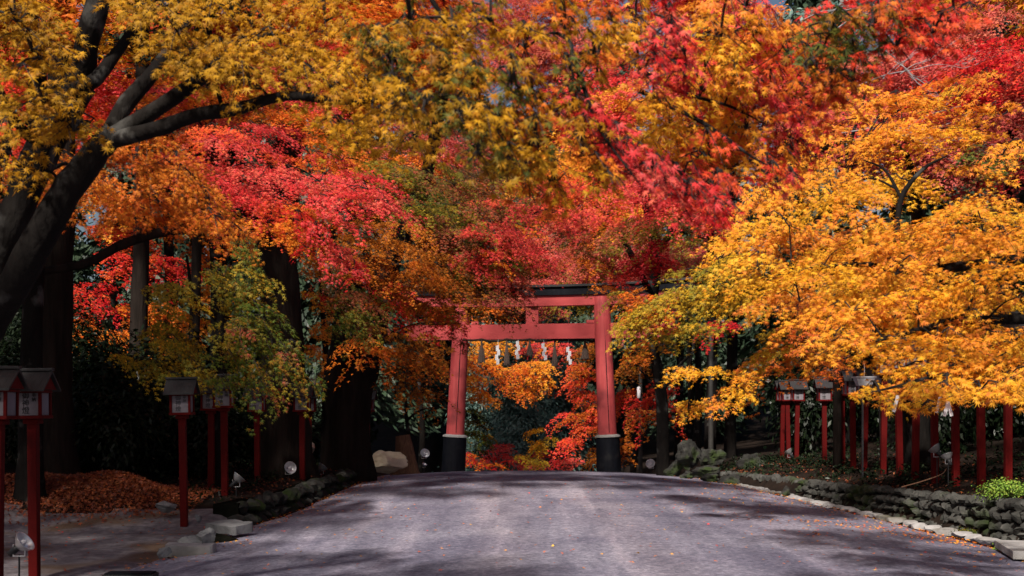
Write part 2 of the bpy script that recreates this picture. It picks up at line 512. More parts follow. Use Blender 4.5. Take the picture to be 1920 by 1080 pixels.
class Tree:
    def __init__(self, name, label, trunk, group=None, bark=None, cat='tree', leafmat=None, sides=12, flare=0.5, rough=0.14, seed=0):
        """trunk: list of world points with radius [(p, r), ...]; first one is the base"""
        self.pts = [np.array(p, float) for p, r in trunk]
        self.rad = [r for p, r in trunk]
        self.root = empty(name, self.pts[0])
        self.o = self.pts[0]
        tag(self.root, label, cat, group)
        self.T, self.TW, self.L = Tubes(), Tubes(), Leaves()
        self.bark = bark or M_BARK
        self.leafmat = leafmat or M_LEAF
        p, r = resample(self.pts, self.rad, 7)
        self.T.add(p, r, sides=sides, rough=rough, seed=seed, flare=flare)
        k = int(len(p) * 0.35)
        self.sk = [(p[i], r[i]) for i in range(k, len(p))]
        self.seed = seed
    def limb(self, pts, rad, sides=8, rough=0.1):
        p, r = resample([np.array(q, float) for q in pts], rad, 6)
        self.T.add(p, r, sides=sides, rough=rough, seed=self.seed)
        self.sk += [(p[i], r[i]) for i in range(len(p))]
    def reach(self, target, rmax=.05, sag=.12):
        """a limb grown from the nearest skeleton point to the target"""
        sp = np.array([s[0] for s in self.sk])
        d = np.linalg.norm(sp - target, axis=1) + 1.0 * np.clip(sp[:, 2] - target[2], 0, None)
        i = int(np.argmin(d))
        a, ra = self.sk[i]
        L = np.linalg.norm(target - a)
        r0 = min(ra * .75, max(.012, .010 + .012 * L), rmax)
        m1 = a + (target - a) * .35 + np.array([0, 0, sag * L]) + RNG.normal(0, .05 * L, 3)
        m2 = a + (target - a) * .7 + np.array([0, 0, sag * .8 * L]) + RNG.normal(0, .04 * L, 3)
        p, r = resample([a, m1, m2, target], [r0, r0 * .75, r0 * .55, max(.006, r0 * .35)], 4)
        self.T.add(p, r, sides=6 if r0 > .02 else 5)
        self.sk += [(p[j], r[j]) for j in range(3, len(p))]
    def blob(self, px, py, Y, rx, ry, pal, rd=0.9, Rr=.42, leaf=None, lod=None, dens=1.0, out=None, tilt=None, droop=.25, limb=True,
             jn=None, cov=1.0, pal2=None, grav=.35, exact=False):
        c = P(px, py, Y)
        s = Y / F
        if lod is None:
            lod = 0 if Y < 16 else (1 if Y < 27 else 2)
        if leaf is None:
            leaf = .047 if Y < 14 else (.046 if Y < 18 else (.044 if Y < 27 else .062))
        if tilt is None: tilt = 40 if Y < 15 else 31
        if jn is None: jn = .42 if Y < 15 else .29
        if out is None and Y > 15: out = (.65, -.75, 0) if px < 1000 else (-.55, -.8, 0)
        if not exact:
            if Y > 18: Rr = max(Rr, .55)
            if Y > 27: Rr = max(Rr, .75)
        W, H = rx * s, ry * s
        Rr = min(Rr, W * .8)
        npad = max(2, int(round(dens * 2.0 * (W * H) / (Rr * Rr * .45))))
        npad = min(npad, 40)
        W = max(W - Rr * .5, W * .45); H = max(H - Rr * .22, H * .5)
        self.blob3(c, W, rd, H, pal, npad, Rr, leaf, lod, out, tilt, droop, limb, jn, cov, pal2, grav)
    def blob3(self, c, W, D, H, pal, npad, Rr, leaf, lod, out=None, tilt=42, droop=.25, limb=True, jn=.45, cov=1.0, pal2=None, grav=.35):
        if limb: self.reach(c)
        chosen = []
        for i in range(npad):
            best, bd = None, -1
            for _ in range(7):
                q = RNG.normal(0, 1, 3)
                q = q / np.linalg.norm(q) * RNG.uniform(0, 1) ** (1 / 2.4)
                q = q * np.array([W, D, H])
                d = min([np.linalg.norm((q - e) / np.array([W, D, H])) for e in chosen], default=1)
                if d > bd: best, bd = q, d
            chosen.append(best)
            o = np.array(out, float) if out is not None else np.array([0, -1.0, 0])
            o = o + np.array([best[0] / W * .6, 0, 0]) + RNG.normal(0, .35, 3) * np.array([1, 1, 0])
            o[2] = 0
            pl = pal if (pal2 is None or RNG.uniform() < .6) else pal2
            ctr = c + best
            b = pad(self.L, self.TW, ctr, Rr * RNG.uniform(.75, 1.2), o, R(tilt + RNG.normal(0, 10)), pl, leaf, lod,
                    cov=cov, droop=droop, jn=jn, grav=grav, elong=lod > 0, thick=.10 if lod == 0 else .065)
            if lod < 2 or RNG.uniform() < .4:
                m = (c + b) / 2 + np.array([0, 0, .04])
                self.TW.add([c, m, b], [.010, .008, .006], sides=4)
    def done(self):
        if self.T.n: link('trunk', self.T.mesh('trunk', self.o), self.bark, self.root)
        if self.L.count(): link('crown', self.L.mesh('crown', self.o, self.TW), [self.leafmat, M_TWIG], self.root)
        return self.root

# ------------------------------------------------------------------ terrain
K_CREST = .00247
def zroad(y):
    y = np.asarray(y, float)
    q = np.clip(y - 26, 0, 26)
    return -K_CREST * q * q - np.clip(y - 52, 0, 14) * .05
YL = [0, 14, 17, 19.4, 22.2, 28, 33, 40, 60]
XL = [-5.2, -4.8, -4.25, -4.15, -3.75, -3.6, -3.6, -3.9, -4.2]
YR = [0, 14, 17, 24.6, 32.5, 40, 60]
XR = [8.4, 6.95, 6.5, 5.5, 4.75, 4.5, 4.6]
def xl(y): return np.interp(y, YL, XL)
def xr(y): return np.interp(y, YR, XR)
def camber(x, y):
    c = (xl(y) + xr(y)) / 2
    return 0.16 - .20 * ((x - c) / 5.0) ** 2
def walltop(y): return np.interp(y, [0, 17, 26, 34, 42], [.62, .56, .30, .12, .12])

def hground(x, y):
    x = np.asarray(x, float); y = np.asarray(y, float)
    zr = zroad(y)
    a, b = xl(y), xr(y)
    edge_l = zr + .16 - .20 * ((a - (a + b) / 2) / 5) ** 2
    h = zr + camber(np.clip(x, a, b), y) - .05
    # left side
    lz = smooth(18.5, 21.5, y)
    left = np.where(True, -.03 + .05 * lz + .30 * lz * smooth(0.1, .5, a - x) + .09 * np.clip(a - x - 3, 0, 60), 0)
    left = left - .12 * (1 - smooth(13, 18, y)) + zr * .75
    h = np.where(x < a, edge_l * (1 - smooth(0, .35, a - x)) + left * smooth(0, .35, a - x) - .01, h)
    # right side
    d = x - b
    right = walltop(y) - .05 + zr * .6 + .22 * smooth(.6, 1.8, d) + .14 * np.clip(d - 2.2, 0, 60)
    t = smooth(.42, .62, d)
    rb = zr + .16 - .20 * ((b - (a + b) / 2) / 5) ** 2 - .04
    h = np.where(d > 0, rb * (1 - t) + right * t, h)
    h = h + .18 * np.clip(y - 72, 0, 80)
    return h

# ground sheet: fine near the camera, coarse to the horizon
def axis(fine_lo, fine_hi, step, lo, hi):
    mid = np.arange(fine_lo, fine_hi + 1e-6, step)
    hi_, lo_ = [], []
    s, x = step, fine_hi
    while x < hi:
        s *= 1.25; x += s; hi_.append(x)
    s, x = step, fine_lo
    while x > lo:
        s *= 1.25; x -= s; lo_.append(x)
    return np.array(lo_[::-1] + list(mid) + hi_)

def build_ground():
    xs = axis(-13, 13, .16, -85, 85)
    ys = axis(10, 44, .25, -30, 115)
    X, Y = np.meshgrid(xs, ys)
    Z = hground(X, Y)
    bumpy = np.array([noise.noise(Vector((x * .9, y * .9, 0))) for x, y in zip(X.ravel(), Y.ravel())]).reshape(X.shape)
    off = np.where((X < xl(Y) - .4) | (X > xr(Y) + .7), 1, 0)
    Z = Z + bumpy * .06 * off
    v = np.stack([X, Y, Z], -1).reshape(-1, 3)
    nx = len(xs)
    i = np.arange(len(ys) - 1)[:, None] * nx + np.arange(nx - 1)[None]
    q = np.stack([i, i + 1, i + nx + 1, i + nx], -1).reshape(-1, 4)
    cx = X[:-1, :-1].ravel(); cy = Y[:-1, :-1].ravel()
    mi = np.where((cx < xl(cy)) & (cy < 20.0 + .25 * np.sin(cx * 2)) & (cx > -30), 1, 0)
    me = mesh_np('ground', v, quads=q, smooth_=True, matidx=mi)
    o = link('ground', me, [M_SOIL, M_COURT])
    tag(o, 'dark soil and leaf litter with a pale gravel court beside the road', 'ground', kind='structure')

def build_road():
    ys = np.arange(-8, 66, .3)
    n = 41
    V = []
    for y in ys:
        a, b = float(xl(y)), float(xr(y))
        for k in range(n):
            x = a - .06 + (b - a + .12) * k / (n - 1)
            e = min(k, n - 1 - k)
            z = float(zroad(y) + camber(x, y)) + .012 * noise.noise(Vector((x * 1.3, y * 1.3, 3))) - (.035 if e == 0 else 0)
            if e == 0: x += .10 * noise.noise(Vector((y * 1.1, k, 9)))
            V.append((x, y, z))
    i = np.arange(len(ys) - 1)[:, None] * n + np.arange(n - 1)[None]
    q = np.stack([i, i + 1, i + n + 1, i + n], -1).reshape(-1, 4)
    o = link('road', mesh_np('road', V, quads=q, smooth_=True), M_ROAD)
    tag(o, 'wide grey gravel approach road rising to a crest under the gate', 'road', kind='structure')

build_ground()
build_road()

# ------------------------------------------------------------------ stones
def rock_bm(bm, c, size, seed, sub=3, rough=.32, rot=0.0, flat=0.0):
    r = bmesh.ops.create_icosphere(bm, subdivisions=sub, radius=1.0)
    cr, sr = math.cos(rot), math.sin(rot)
    rnd = random.Random(seed)
    planes = [(Vector((rnd.uniform(-1, 1), rnd.uniform(-1, 1), rnd.uniform(-.8, 1))).normalized(), rnd.uniform(.46, .78)) for _ in range(11)]
    for v in r['verts']:
        p = v.co.copy()
        for n_, d_ in planes:
            k = p.dot(n_) - d_
            if k > 0: p -= n_ * k
        s = 1 + rough * noise.noise(p * 1.6 + Vector((seed, 0, 0))) + rough * .35 * noise.noise(p * 4.5 + Vector((0, seed, 0)))
        p *= s
        if flat and p.z > flat: p.z = flat + (p.z - flat) * .15
        x, y, z = p.x * size[0], p.y * size[1], p.z * size[2]
        v.co = Vector((c[0] + x * cr - y * sr, c[1] + x * sr + y * cr, c[2] + z))

def bm_obj(name, bm, mat, parent=None, smooth_=False):
    me = bpy.data.meshes.new(name)
    bmesh.ops.recalc_face_normals(bm, faces=bm.faces)
    bm.to_mesh(me)
    bm.free()
    if smooth_:
        for p in me.polygons: p.use_smooth = True
    return link(name, me, mat, parent)

def box_bm(bm, c, s, bev=0.0, rot=None, taper=1.0):
    r = bmesh.ops.create_cube(bm, size=1.0)
    vs = r['verts']
    for v in vs:
        k = taper if v.co.z > 0 else 1.0
        v.co = Vector((v.co.x * s[0] * k, v.co.y * s[1] * k, v.co.z * s[2]))
    if bev:
        es = list({e for v in vs for e in v.link_edges})
        rb = bmesh.ops.bevel(bm, geom=es, offset=bev, segments=2, affect='EDGES', profile=.6)
        vs = list({v for f in rb['faces'] for v in f.verts} | {v for v in vs if v.is_valid})
    for v in vs:
        p = v.co
        if rot is not None: p = rot @ p
        v.co = p + Vector(c)
    return vs

def lathe_bm(bm, prof, seg=20, origin=(0, 0, 0), axis_q=None):
    rings = []
    for r, z in prof:
        ring = []
        for k in range(seg):
            a = 2 * math.pi * k / seg
            p = Vector((r * math.cos(a), r * math.sin(a), z))
            if axis_q is not None: p = axis_q @ p
            ring.append(bm.verts.new(p + Vector(origin)))
        rings.append(ring)
    for i in range(len(rings) - 1):
        for k in range(seg):
            bm.faces.new((rings[i][k], rings[i][(k + 1) % seg], rings[i + 1][(k + 1) % seg], rings[i + 1][k]))
    if prof[0][0] > 1e-4: bm.faces.new(rings[0][::-1])
    if prof[-1][0] > 1e-4: bm.faces.new(rings[-1])

def tube_obj(name, pts, rad, mat, parent=None, sides=8, res=6, origin=(0, 0, 0), rough=0):
    t = Tubes()
    t.add(*resample(pts, rad, res), sides=sides, rough=rough)
    return link(name, t.mesh(name, origin), mat, parent)

# retaining walls: irregular stones bedded in a dark core
def stone_wall(name, label, foot, top, mat, seed, depth=.42, step=.24, fern=False):
    """foot(y), top(y) along y range list; stones stacked in rough courses facing the road"""
    ys, side = foot['y'], foot['side']
    x_of = foot['x']
    root = empty(name, (float(x_of(ys[0])), ys[0], float(hground(x_of(ys[0]) - side * .3, ys[0]))))
    tag(root, label, 'wall')
    o = np.array(root.location)
    rnd = random.Random(seed)
    bm = bmesh.new()
    y = ys[0]
    while y < ys[1]:
        z0, z1 = foot['z'](y), top(y)
        h = z1 - z0
        rows = max(1, int(round(h / step)))
        z = z0 - .03
        for r_ in range(rows):
            hh = (h + .03) / rows
            w = step * rnd.uniform(.75, 1.5)
            rock_bm(bm, (float(x_of(y)) + side * rnd.uniform(.10, .17) - o[0], y + rnd.uniform(-.06, .06) + (step * .5 if r_ % 2 else 0) - o[1],
                         z + hh * .5 + rnd.uniform(-.015, .02) - o[2]),
                    (depth * rnd.uniform(.30, .40), w * .60, hh * rnd.uniform(.56, .66)), rnd.randint(0, 9999), sub=2, rough=.25)
            z += hh
        y += step * rnd.uniform(.9, 1.15)
    bm_obj('stones', bm, mat, root, smooth_=False)
    # core
    V, Q = [], []
    yy = np.arange(ys[0], ys[1] + .01, .4)
    for y in yy:
        x = float(x_of(y)); z0 = foot['z'](y) - .3; z1 = top(y) - .05
        for (dx, z) in ((.16, z0), (.16, z1), (.55, z1 - .01), (.55, z0)):
            V.append((x + side * dx - o[0], y - o[1], z - o[2]))
    n = len(yy)
    for i in range(n - 1):
        for k in range(3):
            Q.append((i * 4 + k, i * 4 + k + 1, i * 4 + 5 + k, i * 4 + 4 + k))
    Q.append((0, 1, 2, 3)); Q.append(((n - 1) * 4, (n - 1) * 4 + 3, (n - 1) * 4 + 2, (n - 1) * 4 + 1))
    link('wall_core', mesh_np('wall_core', V, quads=Q), M_CREVICE, root)
    return root

stone_wall('retaining_wall', 'mossy dry stone retaining wall below the red lantern posts on the bank',
           {'y': (13.6, 25.9), 'side': 1, 'x': lambda y: xr(y) + .36, 'z': lambda y: float(zroad(y)) - .08},
           lambda y: float(walltop(y) + zroad(y) * .6), M_WALLST, 3, step=.14)
stone_wall('retaining_wall', 'low dark stone edging wall between the rock pile and the mossy wall',
           {'y': (26.2, 33.5), 'side': 1, 'x': lambda y: xr(y) + .50, 'z': lambda y: float(zroad(y)) - .08},
           lambda y: float(walltop(y) * .95 + zroad(y) * .7), M_WALLST, 5, step=.17)
stone_wall('retaining_wall', 'rough stone kerb wall along the verge under the lantern row by the big trunks',
           {'y': (19.9, 33.5), 'side': -1, 'x': lambda y: xl(y) - .02, 'z': lambda y: float(zroad(y)) - .08},
           lambda y: float(zroad(y)) * .75 + .34 - .08 * smooth(28, 33, y), M_ROCKDARK, 8, step=.27, depth=.55)

def build_kerb():
    bm = bmesh.new()
    rnd = random.Random(4)
    y = 14.6
    while y < 31:
        L = rnd.uniform(.30, .55)
        x = float(xr(y + L / 2)) + .12
        z = float(zroad(y)) - .03
        rock_bm(bm, (x, y + L / 2, z), (.16 * rnd.uniform(.85, 1.15), L * .60, .085), rnd.randint(0, 999), sub=2, rough=.2, rot=.13, flat=.55)
        y += L
    o = bm_obj('kerb', bm, M_KERB)
    tag(o, 'line of pale flat kerb stones edging the gravel road below the mossy wall', 'kerb', kind='structure')
build_kerb()

def single_rock(name, label, c, size, seed, mat, cat='rock', group=None, rough=.32, rot=0.0, flat=0.0, sub=4):
    bm = bmesh.new()
    rock_bm(bm, (0, 0, 0), size, seed, sub=sub, rough=rough, rot=rot, flat=flat)
    o = bm_obj(name, bm, mat, smooth_=False)
    o.location = c
    return tag(o, label, cat, group)

# ------------------------------------------------------------------ torii
def build_torii():
    s = 38.0 / F
    bl, br = P(849, 884, 38.3), P(1143, 888, 37.2)
    tl, tr = P(867, 556, 38.3), P(1128, 556, 37.2)
    base = (bl + br) / 2
    zb_l, zb_r = bl[2] - .25, br[2] - .25
    root = empty('torii_gate', (base[0], base[1], min(zb_l, zb_r) + .2))
    tag(root, 'tall red shrine gate with black footed pillars spanning the crest of the road', 'gate')
    o = np.array(root.location)
    for b, t, r0, r1 in ((bl, tl, .285, .235), (br, tr, .285, .235)):
        bb = b.copy(); bb[2] -= .3
        n = 9
        pts = [bb + (t - bb) * i / n for i in range(n + 1)]
        rad = [r0 + (r1 - r0) * i / n for i in range(n + 1)]
        tb = Tubes(); tb.add(pts, rad, sides=28)
        pil = link('pillar', tb.mesh('pillar', o), M_RED, root)
        ft = (1.9 + (750 - 818) / F * b[1] - bb[2]) / (t[2] - bb[2])
        tb = Tubes()
        zs = [-.0, ft]
        p0, p1 = bb, bb + (t - bb) * ft
        tb.add([p0, p0 + (p1 - p0) * .5, p1], [.365, .355, .345], sides=28)
        link('black_footing', tb.mesh('black_footing', o), M_BLACKLAC, pil)
        tb = Tubes()
        q1 = bb + (t - bb) * (ft + .012)
        tb.add([p1 - (t - bb) * .004, p1 + (q1 - p1) * .3, q1], [.375, .37, .25], sides=28)
        link('footing_rim', tb.mesh('footing_rim', o), M_KERB, pil)
        # dark crack line up the pillar face, drawn as a thin black tube
        a0 = bb + (t - bb) * (ft + .02); a1 = bb + (t - bb) * .93
        ofs = np.array([.13, -1, 0]); ofs /= np.linalg.norm(ofs)
        tb = Tubes()
        tb.add([a0 + ofs * (r0 - .02), (a0 + a1) / 2 + ofs * (r0 - .035), a1 + ofs * (r1 - .012)], [.011, .014, .011], sides=6)
        link('seam', tb.mesh('seam', o), M_BLACKLAC, pil)
    def beam(name, xa, xb, za, zb, depth, mat, yo=0.0, rise=0.0, ends=.0, segs=18, parent=root):
        """a beam along the gate with ends that sweep upward"""
        V, Q = [], []
        for i in range(segs + 1):
            t = i / segs
            px = xa + (xb - xa) * t
            Yl = 38.3 + (37.2 - 38.3) * ((px - 849) / (1143 - 849))
            c = abs(2 * t - 1)
            dz = rise * c ** 2.6
            lo, hi = P(px, za, 37.8)[2] + dz, P(px, zb, 37.8)[2] + dz
            x = (px - CX) / F * 37.8
            sk = ends * (1 if t > .999 else (-1 if t < .001 else 0))
            for (y, z, k) in ((-depth, lo, 0), (-depth, hi, 1), (depth, hi, 1), (depth, lo, 0)):
                V.append((x + sk * k - o[0], Yl + yo + y - o[1], z - o[2]))
        for i in range(segs):
            for k in range(4):
                Q.append((i * 4 + k, i * 4 + (k + 1) % 4, i * 4 + 4 + (k + 1) % 4, i * 4 + 4 + k))
        Q.append((3, 2, 1, 0)); e = segs * 4
        Q.append((e, e + 1, e + 2, e + 3))
        return link(name, mesh_np(name, V, quads=Q), mat, parent)
    beam('tie_beam', 760, 1232, 636, 608, .115, M_BEAM)
    beam('lintel', 735, 1262, 575, 556, .20, M_BEAM, rise=.10, ends=.04)
    top = beam('top_lintel', 718, 1280, 555.6, 541, .27, M_BLACKLAC, rise=.13, ends=.07)
    beam('roof_cap', 712, 1286, 540.6, 536.5, .34, M_METALROOF, rise=.14, ends=.03, parent=top)
    beam('strut', 986, 1009, 607.7, 575.3, .09, M_BEAM, segs=2)
    for px in (818, 890, 1105, 1170):                       # wedges either side of each pillar on the tie beam
        beam('wedge', px - 7, px + 7, 607.6, 602, .13, M_BEAM, segs=1)
    return root
build_torii()

def build_rope():
    Y = 37.62
    a, b = P(868, 634, Y), P(1124, 636, Y)
    root = empty('sacred_rope', (a + b) / 2)
    tag(root, 'dark straw rope with hanging tassels and white paper streamers under the gate beam', 'rope')
    o = np.array(root.location)
    hang = [903, 950, 993, 1040, 1097]
    pts, rad = [], []
    stops = [868] + hang + [1124]
    for i in range(len(stops) - 1):
        for j in range(6):
            t = j / 6
            px = stops[i] + (stops[i + 1] - stops[i]) * t
            pts.append(P(px, 636.5 + (3.4 if i % 2 else 1.6) * math.sin(math.pi * t), Y)); rad.append(.032 if t else .036)
    pts.append(P(1124, 637, Y)); rad.append(.03)
    tube_obj('rope', pts, rad, M_ROPE, root, sides=8, res=2, origin=o)
    for px, y1, w in ((903, 679, 6.0), (950, 684, 5.0), (993, 666, 5.0), (1040, 686, 5.0), (1097, 673, 6.5)):
        bm = bmesh.new()
        c = P(px, 636, Y) - o
        h = (y1 - 636) / F * Y
        k = w / F * Y
        seg, rows = 22, 7
        prof = [(0, .30), (.25, .30), (.34, .42), (.5, .66), (.7, .86), (.88, .98), (1, 1.04)]
        rings = []
        for t, q in prof:
            ring = []
            for j in range(seg):
                an = 2 * math.pi * j / seg
                rr = k * q * (1 + (.16 * (j % 2) if t > .3 else 0)) + random.uniform(-.004, .004)
                ring.append(bm.verts.new((c[0] + rr * math.cos(an), c[1] + rr * math.sin(an),
                                          c[2] - h * t - (random.uniform(-.03, .03) if t == 1 else 0))))
            rings.append(ring)
        for i in range(len(rings) - 1):
            for j in range(seg):
                bm.faces.new((rings[i][j], rings[i][(j + 1) % seg], rings[i + 1][(j + 1) % seg], rings[i + 1][j]))
        bm.faces.new(rings[-1])
        bm_obj('tassel', bm, M_STRAW, root)
    for px, y0, y1 in ((934, 648, 682), (971.5, 640, 672), (1019.5, 644, 674), (1066, 651, 682)):
        bm = bmesh.new()
        c = P(px, y0, Y - .05) - o
        h = (y1 - y0) / F * Y
        w = .045
        x = 0.0
        rnd = random.Random(px)
        for i in range(4):                                   # zig-zag folded paper, four leaves
            z0, z1 = -h * i / 4, -h * (i + 1) / 4 - .015
            dx = (.022 if i % 2 else -.022) + .01 * i * (1 if px > 1000 else -1)
            ang = rnd.uniform(-.5, .5)
            for (sgn) in (1, ):
                pz = [(dx - w, z0), (dx + w, z0 + .012), (dx + w * .95, z1), (dx - w * 1.0, z1 - .012)]
                fr = [bm.verts.new((c[0] + q[0], c[1] - .004 + math.sin(ang) * q[0] - .006 * i, c[2] + q[1])) for q in pz]
                bk = [bm.verts.new((c[0] + q[0], c[1] + .004 + math.sin(ang) * q[0] - .006 * i, c[2] + q[1])) for q in pz]
                bm.faces.new(fr); bm.faces.new(bk[::-1])
                for j in range(4):
                    bm.faces.new((fr[j], bk[j], bk[(j + 1) % 4], fr[(j + 1) % 4]))
        # thread from rope to paper
        box_bm(bm, (c[0], c[1] + .02, c[2] + (y0 - 637) / F * Y / 2), (.008, .008, (y0 - 637) / F * Y))
        bm_obj('paper_streamer', bm, M_WHITEPAPER, root)
build_rope()

# ------------------------------------------------------------------ lanterns
def text_mesh(chars, size):
    """characters stacked vertically, centred, as a mesh in the XZ plane facing -Y"""
    bm = bmesh.new()
    for i, ch in enumerate(chars):
        cu = bpy.data.curves.new('t', 'FONT')
        cu.body = ch
        cu.size = size
        cu.align_x = 'CENTER'
        cu.resolution_u = 2
        cu.extrude = .0015
        ob = bpy.data.objects.new('t', cu)
        me = ob.to_mesh()
        b2 = bmesh.new(); b2.from_mesh(me)
        rot = Matrix.Rotation(R(90), 4, 'X')
        b2.transform(Matrix.Translation((0, 0, -size * .98 * (i + 1) + size * .14)) @ rot)
        tmp = bpy.data.meshes.new('tmp'); b2.to_mesh(tmp); b2.free()
        bm.from_mesh(tmp)
        bpy.data.meshes.remove(tmp)
        ob.to_mesh_clear()
        bpy.data.objects.remove(ob); bpy.data.curves.remove(cu)
    me = bpy.data.meshes.new('lettering')
    bm.to_mesh(me); bm.free()
    return me

def make_lantern():
    root = empty('post_lantern', (0, 0, 0))
    hp = 1.65
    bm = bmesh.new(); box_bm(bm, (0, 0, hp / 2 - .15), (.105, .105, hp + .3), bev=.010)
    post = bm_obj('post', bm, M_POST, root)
    z0 = hp
    bm = bmesh.new()
    box_bm(bm, (0, 0, z0 + .018), (.33, .33, .036), bev=.006)
    box_bm(bm, (0, 0, z0 + .305), (.32, .32, .03), bev=.005)
    for sx in (-1, 1):
        for sy in (-1, 1):
            box_bm(bm, (sx * .137, sy * .137, z0 + .163), (.034, .034, .254), bev=.005)
    box_bm(bm, (0, 0, z0 - .03), (.17, .17, .055), bev=.01)
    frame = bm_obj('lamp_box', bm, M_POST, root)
    for k in range(4):
        q = Matrix.Rotation(k * math.pi / 2, 3, 'Z')
        bm = bmesh.new()
        box_bm(bm, q @ Vector((0, -.128, z0 + .163)), (.238, .008, .25) if k % 2 == 0 else (.008, .238, .25))
        bm_obj('paper_panel', bm, M_PAPER, frame)
    for (chars, size, dx, zz) in (('御神燈', .085, -.028, .30), ('奉納', .052, .066, .29)):
        me = text_mesh(chars, size)
        lt = link('lettering', me, M_INK, frame)
        lt.location = (dx, -.1345, z0 + zz)
    # gable roof: ridge along x
    bm = bmesh.new()
    zr0, zr1, hd, hl, th = z0 + .325, z0 + .545, .25, .225, .022
    for sgn in (-1, 1):
        pr = [(0, zr1), (sgn * hd, zr0), (sgn * hd, zr0 - th), (0, zr1 - th * 1.6)]
        f = [bm.verts.new((-hl + (.025 if i in (0, 3) else 0) * 0, y, z)) for i, (y, z) in enumerate(pr)]
        g = [bm.verts.new((hl, y, z)) for y, z in pr]
        bm.faces.new(f); bm.faces.new(g[::-1])
        for i in range(4):
            bm.faces.new((f[i], g[i], g[(i + 1) % 4], f[(i + 1) % 4]))
    roof = bm_obj('roof', bm, M_METALROOF, root)
    for sx in (-1, 1):
        bm = bmesh.new()
        vs = [bm.verts.new((sx * .19, y, z)) for y, z in ((-.2, zr0 - .0), (.2, zr0 - .0), (0, zr1 - .06))]
        ws = [bm.verts.new((sx * .175, y, z)) for y, z in ((-.2, zr0 - .0), (.2, zr0 - .0), (0, zr1 - .06))]
        bm.faces.new(vs); bm.faces.new(ws[::-1])
        for i in range(3): bm.faces.new((vs[i], ws[i], ws[(i + 1) % 3], vs[(i + 1) % 3]))
        bm_obj('gable_board', bm, M_POST, roof)
    bm = bmesh.new()
    box_bm(bm, (0, 0, zr1 + .006), (.47, .075, .035), bev=.008)
    bm_obj('ridge_cap', bm, M_METALROOF, roof)
    return root

LAN = make_lantern()
first = [True]
def place_lantern(px, Y, base_py=None, head_py=None, label='', rz=0.0, group=None):
    x = (px - CX) / F * Y
    z = float(hground(x, Y)) if base_py is None else P(px, base_py, Y)[2]
    o = LAN if first[0] else copy_tree(LAN)
    first[0] = False
    o.location = (x, Y, z - .02)
    o.rotation_euler = (random.uniform(-.016, .016), random.uniform(-.02, .02), rz)
    if head_py is not None:
        want = P(px, head_py, Y)[2] - (z - .02)
        o.scale = (1, 1, 1)
        # lift: longer post by scaling the post part alone
        for ch in o.children:
            if ch.name.startswith('post'):
                ch.scale = (1, 1, want / 1.65)
                ch.location.z = 0
            else:
                ch.location.z = want - 1.65
    tag(o, label, 'lantern', group)
    return o

GL = 'red post lanterns on the verge beside the gravel court'
for px, Y, bp, hp_, lb in (
    (-6, 13.6, None, 786, 'red post lantern cut off by the frame edge in front of the court'),
    (65, 14.4, None, 785, 'red post lantern with grey gable roof standing nearest on the gravel court'),
    (345, 19.2, 958, 778, 'red post lantern at the near end of the stone kerb wall, beside the leaf heap'),
    (396, 22.6, 948, 770, 'dim red post lantern tucked close behind the upright floodlit lantern post'),
    (422, 21.4, 946, 765, 'red post lantern with a silver floodlight clamped low on its post'),
    (483, 24.6, 932, 772, 'red post lantern under the drooping green spray before the thick black trunk'),
    (508, 27.5, 922, 770, 'thin dark red post lantern behind the drooping green spray'),
    (567, 25.6, 912, 772, 'red post lantern standing in front of the thick black trunk, pale rock behind'),
    (581, 29.5, 905, 772, 'slim red post lantern beside the pale round rock, almost behind another'),
    (664, 30.5, 900, 772, 'dark red post lantern in front of the leaning trunk by the beige boulder'),
    (690, 32.5, 896, 772, 'farthest dark red post lantern beside the beige boulder'),
): place_lantern(px, Y, bp, hp_, lb, rz=random.uniform(-.06, .06), group=GL)
GR = 'red post lanterns on the stone walled bank'
rl = [
    (1466, 36.0, 880, 'third faint red post in the dark group behind the rock pile, farthest from the camera'),
    (1479, 34.6, 880, 'middle red post of the three standing close together behind the rock pile'),
    (1493, 33.2, 879, 'brightest and nearest red post of the three grouped behind the rock pile'),
    (1546, 30.0, 882, 'red post lantern standing alone just before the gap in the bank row'),
    (1580, 27.6, 882, 'first red post lantern of the close trio under the grey trough lamps'),
    (1600, 26.6, 884, 'middle red post lantern of the close trio under the grey trough lamps'),
    (1620, 25.6, 884, 'last red post lantern of the close trio, right below the trough lamp'),
    (1656, 24.6, 884, 'red post lantern just past the close trio, below the tied paper strips'),
    (1687, 23.6, 882, 'dim red post lantern between the tied paper strips and the single hanging sprig'),
    (1716, 22.6, 888, 'dark red post lantern behind the single hanging yellow sprig'),
    (1753, 21.6, 880, 'red post lantern with a floodlight leaning at its foot'),
    (1792, 20.8, 888, 'red post lantern beside the tied white paper knot, third from the frame edge'),
    (1840, 20.0, 893, 'red post lantern second from the frame edge, left of the green shrub'),
    (1890, 19.0, 890, 'brightest red post lantern rising out of the low green shrub'),
]
for px, Y, bp, lb in rl:
    place_lantern(px, Y, bp, 752 if Y > 29 else (742 if Y > 25 else None), lb, rz=random.uniform(-.08, .08), group=GR)

